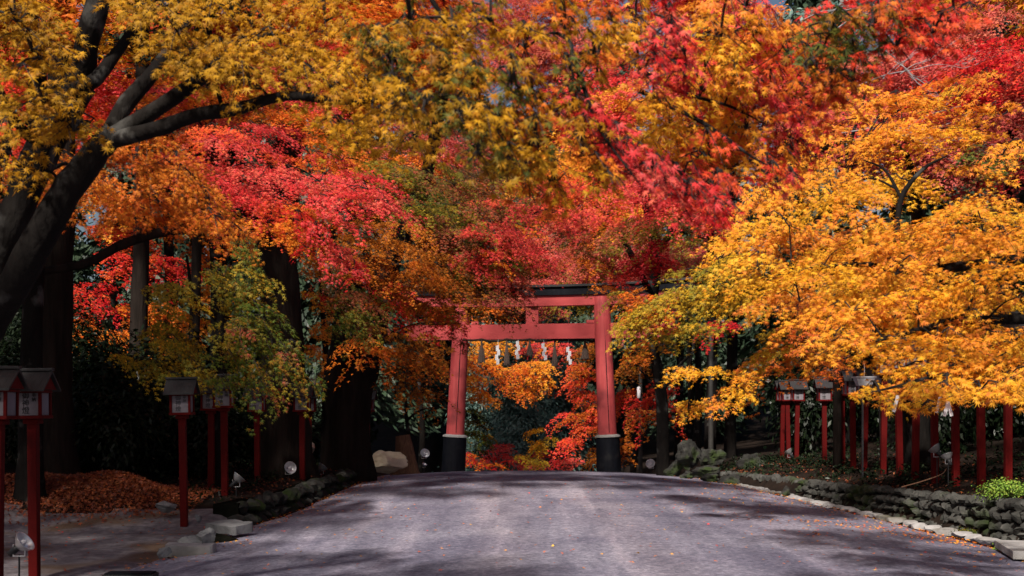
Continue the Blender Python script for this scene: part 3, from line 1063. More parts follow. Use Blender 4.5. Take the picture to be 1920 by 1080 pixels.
# ------------------------------------------------------------------ floodlights
def make_floodlight():
    root = empty('floodlight', (0, 0, 0))
    bm = bmesh.new()
    lathe_bm(bm, [(.012, -.45), (.012, .22)], seg=8)
    bm_obj('stake', bm, M_BLACKPLAST, root)
    bm = bmesh.new()
    for s in (-1, 1): box_bm(bm, (s * .07, 0, .27), (.008, .03, .14), bev=.002)
    box_bm(bm, (0, 0, .20), (.148, .03, .010), bev=.002)
    bm_obj('bracket', bm, M_DISH, root)
    hd = empty('lamp_head', (0, 0, .32)); hd.parent = root
    bm = bmesh.new()                                   # dish opens along local +Z; hollow with a rolled rim
    lathe_bm(bm, [(.045, -.02), (.07, .005), (.115, .06), (.135, .10), (.142, .105), (.138, .108), (.128, .10), (.108, .065), (.06, .02), (.0, .01)], seg=26)
    bm_obj('reflector', bm, M_DISH, hd, smooth_=True)
    bm = bmesh.new()
    lathe_bm(bm, [(.02, -.17), (.04, -.16), (.044, -.06), (.047, -.021)], seg=16)
    bm_obj('housing', bm, M_BLACKPLAST, hd, smooth_=True)
    bm = bmesh.new()
    lathe_bm(bm, [(.0, .11), (.028, .10), (.036, .07), (.03, .04), (.02, .022)], seg=14)
    bm_obj('bulb', bm, M_WHITEPAPER, hd, smooth_=True)
    return root
FL = make_floodlight()
f1 = [True]
def place_flood(px, py, Y, aim, size, label):
    """px,py: where the dish is seen; aim: direction the dish opens to"""
    o = FL if f1[0] else copy_tree(FL)
    f1[0] = False
    p = P(px, py, Y)
    o.location = (p[0], p[1], p[2] - .32 * size)
    o.scale = (size, size, size)
    for ch in o.children:
        if ch.name.startswith('lamp_head'):
            ch.rotation_euler = Vector(aim).normalized().to_track_quat('Z', 'Y').to_euler()
    tag(o, label, 'floodlight', 'silver dish floodlights on stakes')
place_flood(36, 1024, 13.2, (.75, -.1, .62), .85, 'silver dish floodlight tilted upward at the foot of the nearest lantern post')
place_flood(443, 901, 21.2, (.62, .25, .75), .85, 'silver dish floodlight clamped at a red post near the verge leaves')
place_flood(541, 879, 25.4, (.55, -.75, .3), .9, 'silver dish floodlight facing out before the thick black trunk')
place_flood(601, 880, 27.5, (.55, .35, .75), .85, 'thin edge-on silver floodlight beside the thick black trunk')
place_flood(795, 852, 36.5, (.35, -.8, .4), .95, 'silver floodlight dish beside the black footing of the gate, upper of two')
place_flood(795, 873, 36.2, (.4, -.3, .85), .5, 'small white floodlight below another beside the black gate footing')
place_flood(1221, 871, 36.3, (-.35, -.85, .35), .95, 'silver floodlight dish between the wooden pole and the rock pile')
place_flood(1481, 850, 31.5, (-.55, .3, .78), .8, 'small edge-on floodlight among three close red posts')
place_flood(1757, 846, 21.3, (-.55, .35, .75), .8, 'edge-on silver floodlight at a red post halfway along the bank')
place_flood(1778, 860, 20.6, (-.25, .35, .9), .7, 'flat lying silver floodlight low on the bank beside another')

# ------------------------------------------------------------------ rocks and slabs
def zg(x, y): return float(hground(x, y))
def rock_px(label, px, py, Y, w, h, seed, mat=M_STONE, dep=None, **kw):
    p = P(px, py, Y); s = Y / F
    return single_rock(kw.pop('name', 'rock'), label, tuple(p), (w * s * .62, dep or w * s * .5, h * s * .66), seed, mat, **kw)

rock_px('large beige sandstone boulder at the road edge near the gate', 722, 869, 34.3, 66, 40, 21, M_PALESTONE, name='boulder', cat='boulder', dep=.35, rot=.1)
rock_px('dark upright boulder with a pale edge leaning on the beige boulder', 682, 864, 34.9, 34, 40, 33, M_PALESTONE, name='boulder', cat='boulder', dep=.4)
rock_px('pale round rock standing behind the slim red posts', 572, 841, 33.5, 40, 44, 14, M_PALESTONE, name='boulder', cat='boulder', dep=.35)
RP = 'mossy rocks piled beside the road'
for lb, px, py, Y, w, h, sd in (
    ('tallest upright grey rock of the pile by the gate side of the bank', 1296, 853, 32.2, 44, 48, 41),
    ('rounded grey rock at the gate end of the pile', 1268, 876, 32.6, 34, 34, 42),
    ('dim grey rock leaning at the back of the pile under the bushes', 1330, 858, 31.2, 44, 36, 43),
    ('pale tilted slab rock in the middle of the pile', 1318, 882, 30.6, 46, 20, 44),
    ('light grey rock at the front foot of the pile', 1332, 898, 29.8, 36, 18, 45),
    ('mossy dark rock in front of the lowest wall', 1368, 902, 29.2, 40, 22, 46),
    ('small grey rock between the pile and the dark wall', 1292, 890, 31.2, 26, 16, 47),
    ('broad flat rock on top of the bank before the lone red post', 1560, 886, 27.4, 48, 12, 48),
    ('dark rock half buried on the bank under the three posts', 1405, 868, 32.5, 50, 34, 49),
    ('square pale stone standing at the end of the mossy wall', 1475, 921, 25.6, 14, 16, 50)):
    rock_px(lb, px, py, Y, w, h, sd, mat=M_ROCKDARK, group=RP, rough=.42)
# broken slabs at the mouth of the drain on the court edge
def slab(label, px, py, Y, w, d, h, rz, tilt, seed):
    rnd = random.Random(seed)
    p = P(px, py, Y)
    bm = bmesh.new()
    bmesh.ops.create_cube(bm, size=1.0)
    bmesh.ops.subdivide_edges(bm, edges=bm.edges[:], cuts=5, use_grid_fill=True)
    for v in bm.verts:
        q = Vector((v.co.x * w, v.co.y * d, v.co.z * h))
        n_ = noise.noise_vector(q * 4 + Vector((seed, 0, 0)))
        edge = max(abs(v.co.x), abs(v.co.y)) > .45
        q += n_ * (.035 if edge else .012)
        if abs(v.co.x) > .45 and abs(v.co.y) > .45: q.x *= .9; q.y *= .9
        v.co = q
    o = bm_obj('stone_slab', bm, M_KERB if seed != 61 else M_STONE2)
    o.location = p
    o.rotation_euler = (tilt, 0.03, rz)
    tag(o, label, 'slab')
slab('long flat grey slab bridging the dark drain at the court corner', 428, 988, 18.2, .62, .42, .13, -.62, .10, 61)
slab('low flat slab with a pale top lying nearest the camera by the drain', 358, 1032, 16.2, .60, .30, .15, .03, .05, 62)
for lb, px, py, Y, w, h, dep, sd, rt in (
    ('rounded grey stone between the two flat slabs', 383, 1012, 17.0, 36, 36, .16, 63, 0),
    ('pointed pale stone behind the low slab', 350, 1016, 16.9, 48, 24, .15, 64, .2),
    ('small stone at the court end of the low slab', 306, 1036, 15.9, 26, 18, .1, 65, 0),
    ('small pale stone on the soil behind the long slab', 372, 972, 18.6, 14, 12, .08, 66, 0),
    ('grey stone on the court beside the heap of fallen leaves', 312, 950, 19.6, 42, 20, .2, 67, 0)):
    rock_px(lb, px, py, Y, w, h, sd, mat=M_STONE2, dep=dep, rot=rt, cat='stone', rough=.2)

def thin_box(name, label, cat, c, s, mat, rz=0, bev=.01):
    bm = bmesh.new(); box_bm(bm, (0, 0, 0), s, bev=bev)
    # slightly uneven top
    for v in bm.verts:
        v.co += Vector((noise.noise(v.co * 3), noise.noise(v.co * 3 + Vector((5, 0, 0))), noise.noise(v.co * 3 + Vector((0, 7, 0))))) * .006
    o = bm_obj(name, bm, mat)
    o.location = c; o.rotation_euler = (0, 0, rz)
    return tag(o, label, cat)
p = P(1925, 1030, 16.0)
thin_box('paving_slab', 'white flat paving slab at the end of the kerb stones', 'slab', (p[0] + .2, 15.9, p[2]), (1.0, 1.3, .10), M_KERB, rz=-.2)

# drain mouth: a black lump whose colour stands for the recess's shade
bm = bmesh.new()
p = P(422, 1012, 17.7)
rock_bm(bm, (0, 0, 0), (.30, .22, .10), 5, sub=2, rough=.2)
o = bm_obj('drain_mouth', bm, M_CREVICE); o.location = (p[0], p[1] - .05, p[2])
tag(o, 'black mouth of the drain under the long flat slab', 'drain')

# dark low box at the bottom edge
def ground_box():
    p = P(245, 1082, 13.75)
    root = empty('floor_light_box', (p[0], p[1], p[2] - .12))
    tag(root, 'black low metal box lying on the court at the bottom of the picture', 'box')
    bm = bmesh.new(); box_bm(bm, (0, 0, .07), (.54, .25, .18), bev=.008)
    bm_obj('case', bm, M_BLACKPLAST, root)
    bm = bmesh.new(); box_bm(bm, (0, -.002, .168), (.50, .21, .012), bev=.003)
    bm_obj('lid', bm, M_BLACKLAC, root)
ground_box()

def notice_board():
    p = P(190, 832, 27.0)
    z = zg(p[0], 27)
    root = empty('notice_board', (p[0], 27.0, z))
    tag(root, 'small pale notice board standing in the dark behind the leaf heap', 'sign')
    bm = bmesh.new(); box_bm(bm, (0, 0, p[2] - z), (.17, .02, .26), bev=.004, rot=Matrix.Rotation(.08, 3, 'Y'))
    bm_obj('board', bm, M_BOARD, root)
    bm = bmesh.new()
    for s in (-1, 1): box_bm(bm, (s * .06, .02, (p[2] - z) / 2 - .05), (.02, .02, p[2] - z + .1))
    bm_obj('legs', bm, M_POLE, root)
notice_board()

# poles on the far side
def lamp_pole(px, y0, y1, Y, r, label, tube=None, mat=M_POLE):
    b, t = P(px, y0, Y), P(px - 1, y1, Y)
    root = empty('lamp_pole', b)
    tag(root, label, 'pole')
    bm = bmesh.new()
    H = t[2] - b[2]
    lathe_bm(bm, [(r * 1.15, -.3), (r * 1.1, H * .1), (r, H * .6), (r * .9, H), (r * .5, H + .02)], seg=12)
    bm_obj('shaft', bm, mat, root, smooth_=True)
    if tube:
        q = P(tube[0], tube[1], Y) - b
        bm = bmesh.new()
        h = tube[2] / F * Y
        lathe_bm(bm, [(.03, -h / 2), (.05, -h / 2 + .02), (.055, h / 2 - .03), (.02, h / 2)], seg=12)
        l = bm_obj('lamp_tube', bm, M_WHITEPAPER, root, smooth_=True)
        l.location = (q[0], q[1] - .12, q[2])
        bm = bmesh.new()
        box_bm(bm, (q[0] * .5, -.06, q[2]), (abs(q[0]) + .06, .12, .03))
        bm_obj('arm', bm, mat, root)
lamp_pole(1201, 888, 690, 36.8, .055, 'slim wooden pole with a white tube lamp beside the gate', tube=(1197, 736, 22))
lamp_pole(1333, 870, 622, 31.5, .06, 'grey round topped pole rising behind the low yellow spray', mat=M_POLE)
lamp_pole(1570, 860, 612, 27.0, .085, 'thick dark utility pole behind the yellow maple leaves', mat=M_CEDAR)

def trough(px, py, Y, w, h, label):
    p = P(px, py, Y); s = Y / F
    root = empty('trough_lamp', p)
    tag(root, label, 'lamp')
    W, H = w * s / 2, h * s
    bm = bmesh.new()
    prof = [(.0, 1.0), (.12, 1.0), (.13, .93), (1.0, .62)]
    def ring(z, k, d):
        return [bm.verts.new((sx * W * k, sy * d * k, z)) for sx, sy in ((-1, -1), (1, -1), (1, 1), (-1, 1))]
    rs = [ring(-H * t, k, .16) for t, k in prof]
    for i in range(len(rs) - 1):
        for k in range(4):
            bm.faces.new((rs[i][k], rs[i + 1][k], rs[i + 1][(k + 1) % 4], rs[i][(k + 1) % 4]))
    bm.faces.new(rs[0]); bm.faces.new(rs[-1][::-1])
    bm_obj('shade', bm, M_TROUGH, root)
    tube_obj('hanger', [(0, 0, 0), (.01, 0, .12), (0, 0, .30)], [.006, .006, .006], M_TROUGH, root, sides=5, res=2)
    bm = bmesh.new()
    box_bm(bm, (0, .10, -H - (p[2] - H - zg(p[0], Y)) / 2), (.032, .032, p[2] - H - zg(p[0], Y)))
    bm_obj('post', bm, M_BLACKPLAST, root)
trough(1620, 706, 24.2, 38, 17, 'larger pale grey trough shaped lamp above the close red posts')
trough(1655, 702, 25.2, 31, 16, 'smaller grey trough shaped lamp partly behind the lowest yellow spray')

def paper_knot(px, py, Y, label, n=2):
    p = P(px, py, Y)
    root = empty('paper_strips', p)
    tag(root, label, 'paper')
    for k in range(n):
        bm = bmesh.new()
        a = (-.26 if k == 0 else .24)
        box_bm(bm, (math.sin(a) * .06, .01 * k, -.07), (.026, .004, .14), rot=Matrix.Rotation(-a, 3, 'Y'))
        bm_obj('strip', bm, M_WHITEPAPER, root)
paper_knot(1778, 749, 10.6, 'white folded paper fortune hanging in two tails from the lowest yellow spray')
paper_knot(1683, 741, 10.6, 'short white paper fortune half hidden in the yellow leaves', n=1)
paper_knot(1763, 743, 10.7, 'single white paper strip beside the two tailed paper fortune', n=1)

def stump():
    b = P(762, 884, 35.4)
    root = empty('tree_stump', b)
    tag(root, 'reddish brown ridged tree stump between the beige boulder and the floodlights', 'stump')
    t = Tubes()
    t.add(*resample([b + [0, 0, -.2], b + [-.02, 0, .3], b + [-.05, 0, .65], b + [-.10, 0, 1.0]], [.33, .27, .235, .19], 6), sides=26, rough=.04, seed=4, flare=.5)
    link('trunk', t.mesh('trunk', b), M_STUMP, root)
stump()

# roots / cable on the verge
for nm, lb, pts, r in (
    ('fallen_branch', 'bare pale branch lying on the bank above the mossy wall', [P(1690, 917, 19.6), P(1730, 906, 19.7), P(1765, 893, 19.9), P(1775, 882, 20.1)], .009),
    ('tree_root', 'pale twisted root on the verge below the floodlit red post', [P(415, 948, 21), P(440, 955, 20.9), P(470, 957, 20.8), P(505, 952, 21)], .02),
    ('tree_root', 'thin curved root beside another on the verge soil', [P(410, 925, 21.3), P(418, 945, 21.1), P(445, 962, 20.6), P(480, 961, 20.6)], .016)):
    b = np.array(pts[0])
    o = tube_obj(nm, np.array(pts) + np.array([0, 0, .03]), [r, r * 1.1, r, r * .5], M_STUMP if 'branch' in nm else M_POLE, None, sides=7, res=6, origin=b, rough=.1)
    o.location = b
    tag(o, lb, 'branch' if 'branch' in nm else 'root')

# ------------------------------------------------------------------ fallen leaves
def scatter_leaves(name, label, pts_fn, n, pals, size=(.03, .05), lod=1, lift=.012, tilt=.25):
    L = Leaves()
    xy = pts_fn(n)
    n = len(xy)
    c = np.column_stack([xy[:, 0], xy[:, 1], xy[:, 2] + lift + RNG.uniform(0, .008, n)])
    nn = norm(np.array([0, 0, 1.0]) + RNG.normal(0, tilt, (n, 3)))
    tip = RNG.normal(0, 1, (n, 3)); tip[:, 2] *= .1
    cl = np.empty((n, 3))
    pk = RNG.integers(0, len(pals), n)
    for i, pn in enumerate(pals):
        m = pk == i
        cl[m] = PAL[pn][RNG.integers(0, len(PAL[pn]), m.sum())]
    cl *= RNG.uniform(.7, 1.15, (n, 1))
    L.add(lod, c, norm(tip), nn, RNG.uniform(size[0], size[1], n), cl)
    o = link(name, L.mesh(name, (0, 0, 0)), M_LITTER)
    tag(o, label, 'leaves', kind='stuff')

def road_pts(n):
    y = RNG.uniform(13.2, 30, n)
    a, b = xl(y), xr(y)
    u = RNG.uniform(0, 1, n)
    m = RNG.uniform(0, 1, n)
    u = np.where(m < .45, 1 - np.abs(RNG.normal(0, .16, n)), u)
    u = np.where(m > .93, np.abs(RNG.normal(0, .04, n)), u)
    u = np.clip(u, .005, .99)
    x = a + (b - a) * u
    return np.column_stack([x, y, zroad(y) + camber(x, y)])
scatter_leaves('fallen_leaves', 'scattered yellow and red maple leaves lying on the gravel road', road_pts, 1300, ['yelor', 'orange', 'redor', 'yellow', 'litter'], size=(.025, .042))
def edge_pts(n):
    y = RNG.uniform(15, 34, n)
    a, b = xl(y), xr(y)
    d = np.abs(RNG.normal(0, .22, n)) * (1 + .8 * np.sin(y * 2.1) ** 2)
    x = np.where(RNG.uniform(0, 1, n) < .5, a + d + .02, b - d - .02)
    return np.column_stack([x, y, zroad(y) + camber(x, y)])
scatter_leaves('fallen_leaves', 'thin line of rust and orange leaves caught along both edges of the road', edge_pts, 1300, ['litter', 'orange', 'mulch', 'dorange', 'yelor'], size=(.025, .045))
def cluster_pts(n):
    out = []
    for (px, py, sx, sy, k) in ((1560, 988, 40, 3, 40), (1640, 994, 30, 4, 40), (1720, 1004, 40, 4, 60), (1780, 1012, 22, 4, 60), (1500, 986, 40, 3, 20), (1540, 1030, 60, 20, 25)):
        for _ in range(k):
            y_ = py + RNG.normal(0, sy)
            Y = 1.9 * F / (y_ - HZ)
            x = (px + RNG.normal(0, sx) - CX) / F * Y
            if xl(Y) < x < xr(Y):
                out.append((x, Y, float(zroad(Y) + camber(x, Y))))
    return np.array(out)
scatter_leaves('fallen_leaves', 'drift of orange leaves gathered along the kerb of the road', cluster_pts, 0, ['yelor', 'orange', 'dorange'], size=(.03, .045))

def court_pts(n):
    y = RNG.uniform(13, 19.5, n); x = RNG.uniform(-11, -4.5, n)
    return np.column_stack([x, y, hground(x, y)])
scatter_leaves('fallen_leaves', 'sparse brown red leaves strewn over the gravel court', court_pts, 420, ['litter', 'dorange', 'redor'], size=(.025, .045), lift=.03)

def leaf_heap():
    c = P(150, 930, 20.5)
    L = Leaves()
    n = 15000
    u = RNG.normal(0, 1, (n, 2))
    x = -6.9 + u[:, 0] * 1.25; y = 21.4 + u[:, 1] * .75
    keep = (x > -11) & (x < -5.0)
    x, y = x[keep], y[keep]
    g = hground(x, y)
    hump = .36 * np.exp(-(((x + 7.2) / 1.25) ** 2 + ((y - 21.5) / .8) ** 2)) * (1 + .3 * np.sin(x * 3.1 + y))
    k = len(x)
    z = g + hump * RNG.uniform(.75, 1.02, k) + .03
    nn = norm(np.array([0, -.25, 1.0]) + RNG.normal(0, .55, (k, 3)))
    cl = PAL['litter'][RNG.integers(0, 4, k)] * RNG.uniform(.3, 1.15, (k, 1))
    L.add(1, np.column_stack([x, y, z]), norm(RNG.normal(0, 1, (k, 3))), nn, RNG.uniform(.035, .06, k), cl)
    tag(link('fallen_leaves', L.mesh('fallen_leaves', (0, 0, 0)), M_LITTER), 'heap of rust red fallen leaves behind the gravel court', 'leaves', kind='stuff')
leaf_heap()
def bank_pts(n):
    y = RNG.uniform(14, 36, n); x = xr(y) + .7 + np.abs(RNG.normal(0, 1.6, n))
    return np.column_stack([x, y, hground(x, y)])
scatter_leaves('fallen_leaves', 'brown leaf litter on the bank behind the mossy wall', bank_pts, 2600, ['mulch', 'mulch', 'litter'], size=(.03, .05), lift=.03, tilt=.4)
def verge_pts(n):
    y = RNG.uniform(20.5, 36, n); x = xl(y) - .2 - np.abs(RNG.normal(0, 2, n))
    return np.column_stack([x, y, hground(x, y)])
scatter_leaves('fallen_leaves', 'brown leaf litter on the verge around the lantern posts', verge_pts, 2400, ['mulch', 'mulch', 'litter'], size=(.03, .05), lift=.03, tilt=.4)

# ------------------------------------------------------------------ shrubs and undergrowth
def bush_proto(pal, rad, hgt, n, leaf, lod=3, seed=0, stems=5):
    L, T = Leaves(), Tubes()
    rng = np.random.default_rng(seed)
    nc = 26
    d = norm(rng.normal(0, 1, (nc, 3)))
    d[:, 2] = np.abs(d[:, 2]) * .9
    cen = d * np.array([rad, rad, hgt]) * rng.uniform(.45, .95, (nc, 1)) * .8 + np.array([0, 0, hgt * .25])
    k = rng.integers(0, nc, n)
    p = cen[k] + rng.normal(0, 1, (n, 3)) * np.array([rad, rad, hgt * .8]) * .17
    p[:, 2] = np.abs(p[:, 2]) + .02
    o = norm(p - np.array([0, 0, hgt * .3]))
    nn = norm(o * .8 + np.array([0, 0, .6]) + rng.normal(0, .5, (n, 3)))
    pc = PAL[pal]
    cl = pc[rng.integers(0, len(pc), n)] * rng.uniform(.7, 1.35, (n, 1))
    L.add(lod, p, norm(o + rng.normal(0, .6, (n, 3)) + np.array([0, 0, -.3])), nn, leaf * rng.uniform(.7, 1.2, n), cl)
    for i in range(stems):
        e = cen[i * 3 % nc]
        T.add(*resample([(0, 0, -.1), (e[0] * .3, e[1] * .3, e[2] * .5), tuple(e)], [.03, .02, .008], 3), sides=5)
    return L.mesh('foliage', (0, 0, 0)), T.mesh('stem', (0, 0, 0))

def bush_things(name, protos, spots, label_fn, group, cat='shrub', mat=M_EVER):
    made = []
    for j, (fol, st) in enumerate(protos):
        fol.materials.append(mat); st.materials.append(M_TWIG)
    for i, sp in enumerate(spots):
        x, y, sc, kz = sp[:4]
        fol, st = protos[i % len(protos)]
        z = zg(x, y)
        r = empty(name, (x, y, z - .05), random.uniform(0, 6.28))
        r.scale = (sc, sc, sc * kz)
        tag(r, label_fn(i), cat, group)
        a = bpy.data.objects.new('foliage', fol); col.objects.link(a); a.parent = r
        b = bpy.data.objects.new('stem', st); col.objects.link(b); b.parent = r
        made.append(r)
    return made

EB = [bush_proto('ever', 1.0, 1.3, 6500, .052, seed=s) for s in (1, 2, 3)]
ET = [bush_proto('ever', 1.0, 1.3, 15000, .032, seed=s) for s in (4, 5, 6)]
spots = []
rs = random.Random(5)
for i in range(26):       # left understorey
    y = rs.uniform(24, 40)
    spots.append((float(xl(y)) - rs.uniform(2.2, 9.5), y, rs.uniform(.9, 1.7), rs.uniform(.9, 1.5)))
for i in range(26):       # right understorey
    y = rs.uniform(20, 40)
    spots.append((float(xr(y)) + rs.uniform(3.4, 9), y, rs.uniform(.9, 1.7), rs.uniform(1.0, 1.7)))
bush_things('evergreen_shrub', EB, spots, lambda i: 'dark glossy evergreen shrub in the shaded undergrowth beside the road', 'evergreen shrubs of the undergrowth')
# lines of taller evergreens closing the sides
spots = []
for i in range(12):
    spots.append((-8.5 - rs.uniform(0, 4) - (i % 3), 26 + i * 1.5, rs.uniform(1.5, 2.2), rs.uniform(1.2, 1.7)))
for i in range(14):
    spots.append((10.2 + rs.uniform(0, 3.5), 20 + i * 1.6, rs.uniform(1.5, 2.3), rs.uniform(1.2, 1.9)))
bush_things('evergreen_tree', ET, spots, lambda i: 'tall black green evergreen bush closing the back of the undergrowth', 'tall evergreens at the back of the undergrowth')
BB = [bush_proto('bright', .5, .32, 2200, .024, seed=9)]
bush_things('clipped_shrub', BB, [(P(1895, 905, 18.2)[0], 18.2, 1.0, 1.0)], lambda i: 'bright green low shrub at the foot of the nearest bank lantern', None)
BB2 = [bush_proto('green', .45, .25, 1300, .022, seed=10)]
bush_things('ground_plant', BB2, [(P(1800, 905, 18.8)[0], 18.6, .9, .8)], lambda i: 'dull green low plant spreading on the bank beside the bright shrub', None, cat='plant')
FB = [bush_proto('bright', .22, .25, 320, .035, seed=12)]
bush_things('wall_fern', FB, [(P(1880, 1000, 16.9)[0] - .05, 16.7, .9, .9)], lambda i: 'small bright fern growing at the foot of the mossy wall', None, cat='fern')

def ground_cover():
    L = Leaves()
    for side, n in ((1, 9000), (-1, 6000)):
        nt_ = n // 18
        y = RNG.uniform(14.5 if side > 0 else 20.5, 37, nt_)
        d = np.abs(RNG.normal(0, 2.2, nt_)) + .75
        x = np.where(side > 0, xr(y) + d, xl(y) - d)
        if side < 0:
            k_ = ~((x < -5.4) & (y < 23.5)); x, y = x[k_], y[k_]
        m = len(x)
        i = np.repeat(np.arange(m), 18)
        ang = RNG.uniform(0, 6.28, m * 18)
        r = RNG.uniform(0, .22, m * 18)
        px_, py_ = x[i] + np.cos(ang) * r, y[i] + np.sin(ang) * r
        z = hground(px_, py_) + RNG.uniform(.02, .24, m * 18) * (1 - r * 2.5)
        o = np.column_stack([np.cos(ang), np.sin(ang), np.full(m * 18, .2)])
        nn = norm(o * .5 + np.array([0, 0, .9]) + RNG.normal(0, .35, (m * 18, 3)))
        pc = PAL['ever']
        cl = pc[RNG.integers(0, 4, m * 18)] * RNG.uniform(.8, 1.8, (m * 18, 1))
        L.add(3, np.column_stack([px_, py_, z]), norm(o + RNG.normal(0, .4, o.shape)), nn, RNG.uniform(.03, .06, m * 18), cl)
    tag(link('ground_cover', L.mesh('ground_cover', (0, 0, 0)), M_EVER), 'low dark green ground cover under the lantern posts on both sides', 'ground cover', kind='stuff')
ground_cover()

# ------------------------------------------------------------------ far conifers
def conifer_proto(pal, H, Rb, n, seed, leaf=.22, start=.12):
    L, T = Leaves(), Tubes()
    rng = np.random.default_rng(seed)
    t = rng.uniform(0, 1, n) ** .75
    br = rng.integers(0, 90, n)
    bz = (np.arange(90) + rng.uniform(0, 1, 90)) / 90
    ba = rng.uniform(0, 2 * np.pi, 90)
    z0 = H * (start + (1 - start) * bz)
    Lr = Rb * (1 - bz) ** .7 * rng.uniform(.65, 1.1, 90) + .25
    r = t * Lr[br]
    p = np.column_stack([np.cos(ba[br]) * r, np.sin(ba[br]) * r, z0[br] - .42 * r + .06 * r * r / max(Rb, 1)])
    p += rng.normal(0, 1, (n, 3)) * np.array([.28, .28, .2]) * (.5 + Rb / 4)
    o = np.column_stack([np.cos(ba[br]), np.sin(ba[br]), np.full(n, -.5)])
    nn = norm(np.array([0, 0, 1.0]) + o * .6 + rng.normal(0, .5, (n, 3)))
    cl = PAL[pal][rng.integers(0, 4, n)] * rng.uniform(.7, 1.3, (n, 1))
    L.add(3, p, norm(o + rng.normal(0, .4, (n, 3))), nn, leaf * rng.uniform(.7, 1.3, n), cl)
    T.add(*resample([(0, 0, -.5), (0, 0, H * .4), (0, 0, H * .97)], [H * .018 + .08, H * .012 + .04, .03], 6), sides=10, rough=.1)
    return L.mesh('crown', (0, 0, 0)), T.mesh('trunk', (0, 0, 0))

def conifers(protos, spots, label, group, name='cedar_tree', labels=None):
    for f, t in protos:
        f.materials.append(M_NEEDLE); t.materials.append(M_CEDAR)
    for i, (x, y, sc, z) in enumerate(spots):
        f, t = protos[i % len(protos)]
        r = empty(name, (x, y, z), random.uniform(0, 6.28))
        r.scale = (sc, sc, sc)
        tag(r, labels[i] if labels else label, 'tree', group)
        for nm, me in (('trunk', t), ('crown', f)):
            o = bpy.data.objects.new(nm, me); col.objects.link(o); o.parent = r

CP = [conifer_proto('cedar', 20, 3.6, 22000, s, leaf=.20) for s in (21, 22)]
sp = []
for i in range(30):
    x = -34 + i * 2.4 + rs.uniform(-.8, .8)
    y = rs.uniform(58, 74) if abs(x) > 7 else rs.uniform(76, 84)
    sp.append((x, y, rs.uniform(.85, 1.25), zg(x, y) - .3))
conifers(CP, sp, 'tall dark cedar in the forest closing off the view behind the maples', 'cedars of the forest behind')
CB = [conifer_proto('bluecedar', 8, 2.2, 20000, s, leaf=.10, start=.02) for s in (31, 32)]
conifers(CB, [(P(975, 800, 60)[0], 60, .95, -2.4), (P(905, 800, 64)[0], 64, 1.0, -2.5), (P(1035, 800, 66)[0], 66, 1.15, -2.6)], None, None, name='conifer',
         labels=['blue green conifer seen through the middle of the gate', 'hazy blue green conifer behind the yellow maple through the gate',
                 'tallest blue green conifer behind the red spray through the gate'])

# ------------------------------------------------------------------ maples
def W3(px, py, Y, r): return (P(px, py, Y), r)

# T1: the big leaning maple at the near side of the court, gold leaves over the view
t = Tree('maple_tree', 'big dark multi stemmed maple leaning in over the court with mustard gold leaves',
         [(np.array([-4.95, 10.6, -.15]), .30), W3(-120, 760, 10.5, .20), W3(-35, 560, 10.4, .15), W3(40, 375, 10.3, .13), W3(92, 240, 10.2, .11), W3(148, 152, 10.1, .10), W3(164, 75, 10.0, .093), W3(184, 0, 9.9, .09), W3(205, -140, 9.8, .07)],
         sides=16, rough=.16, seed=1)
t.limb([P(-120, 800, 10.5), P(-25, 612, 10.2), P(22, 538, 9.9), P(70, 452, 9.7), P(122, 362, 9.6), P(178, 290, 9.6), P(215, 245, 9.6)], [.17, .135, .125, .12, .115, .10, .085], sides=14, rough=.16)
t.limb([P(-60, 700, 10.6), P(-5, 500, 10.5), P(75, 330, 10.4), P(135, 215, 10.4), P(170, 165, 10.4)], [.10, .085, .075, .065, .05], sides=10, rough=.14)
t.limb([P(-110, 880, 10.7), P(-70, 560, 11.2), P(-20, 360, 11.6), P(20, 250, 12.0)], [.16, .12, .09, .05], sides=10)
t.limb([P(195, 268, 9.6), P(228, 207, 9.7), P(262, 165, 9.8), P(294, 128, 9.9), P(340, 60, 10), P(380, 10, 10)], [0.068, 0.068, 0.064, 0.056, 0.040, 0.024])
t.limb([P(205, 258, 9.6), P(267, 222, 9.5), P(322, 185, 9.4), P(389, 137, 9.3), P(450, 85, 9.2), P(520, 60, 9.2)], [0.068, 0.064, 0.060, 0.048, 0.032, 0.016])
t.limb([P(215, 262, 9.6), P(296, 241, 9.3), P(370, 215, 9.1), P(444, 204, 8.9), P(537, 180, 8.8), P(650, 190, 8.7), P(780, 180, 8.7), P(860, 178, 8.6)], [0.068, 0.060, 0.054, 0.046, 0.034, 0.024, 0.016, 0.008])
t.limb([P(140, 168, 10), P(178, 150, 10), P(210, 110, 10.1), P(250, 55, 10.2), P(300, -20, 10.3)], [0.064, 0.060, 0.048, 0.040, 0.024])
t.limb([P(80, 270, 10), P(40, 240, 9.2), P(-20, 130, 8.9), P(-60, 30, 8.7)], [.05, .035, .025, .012])
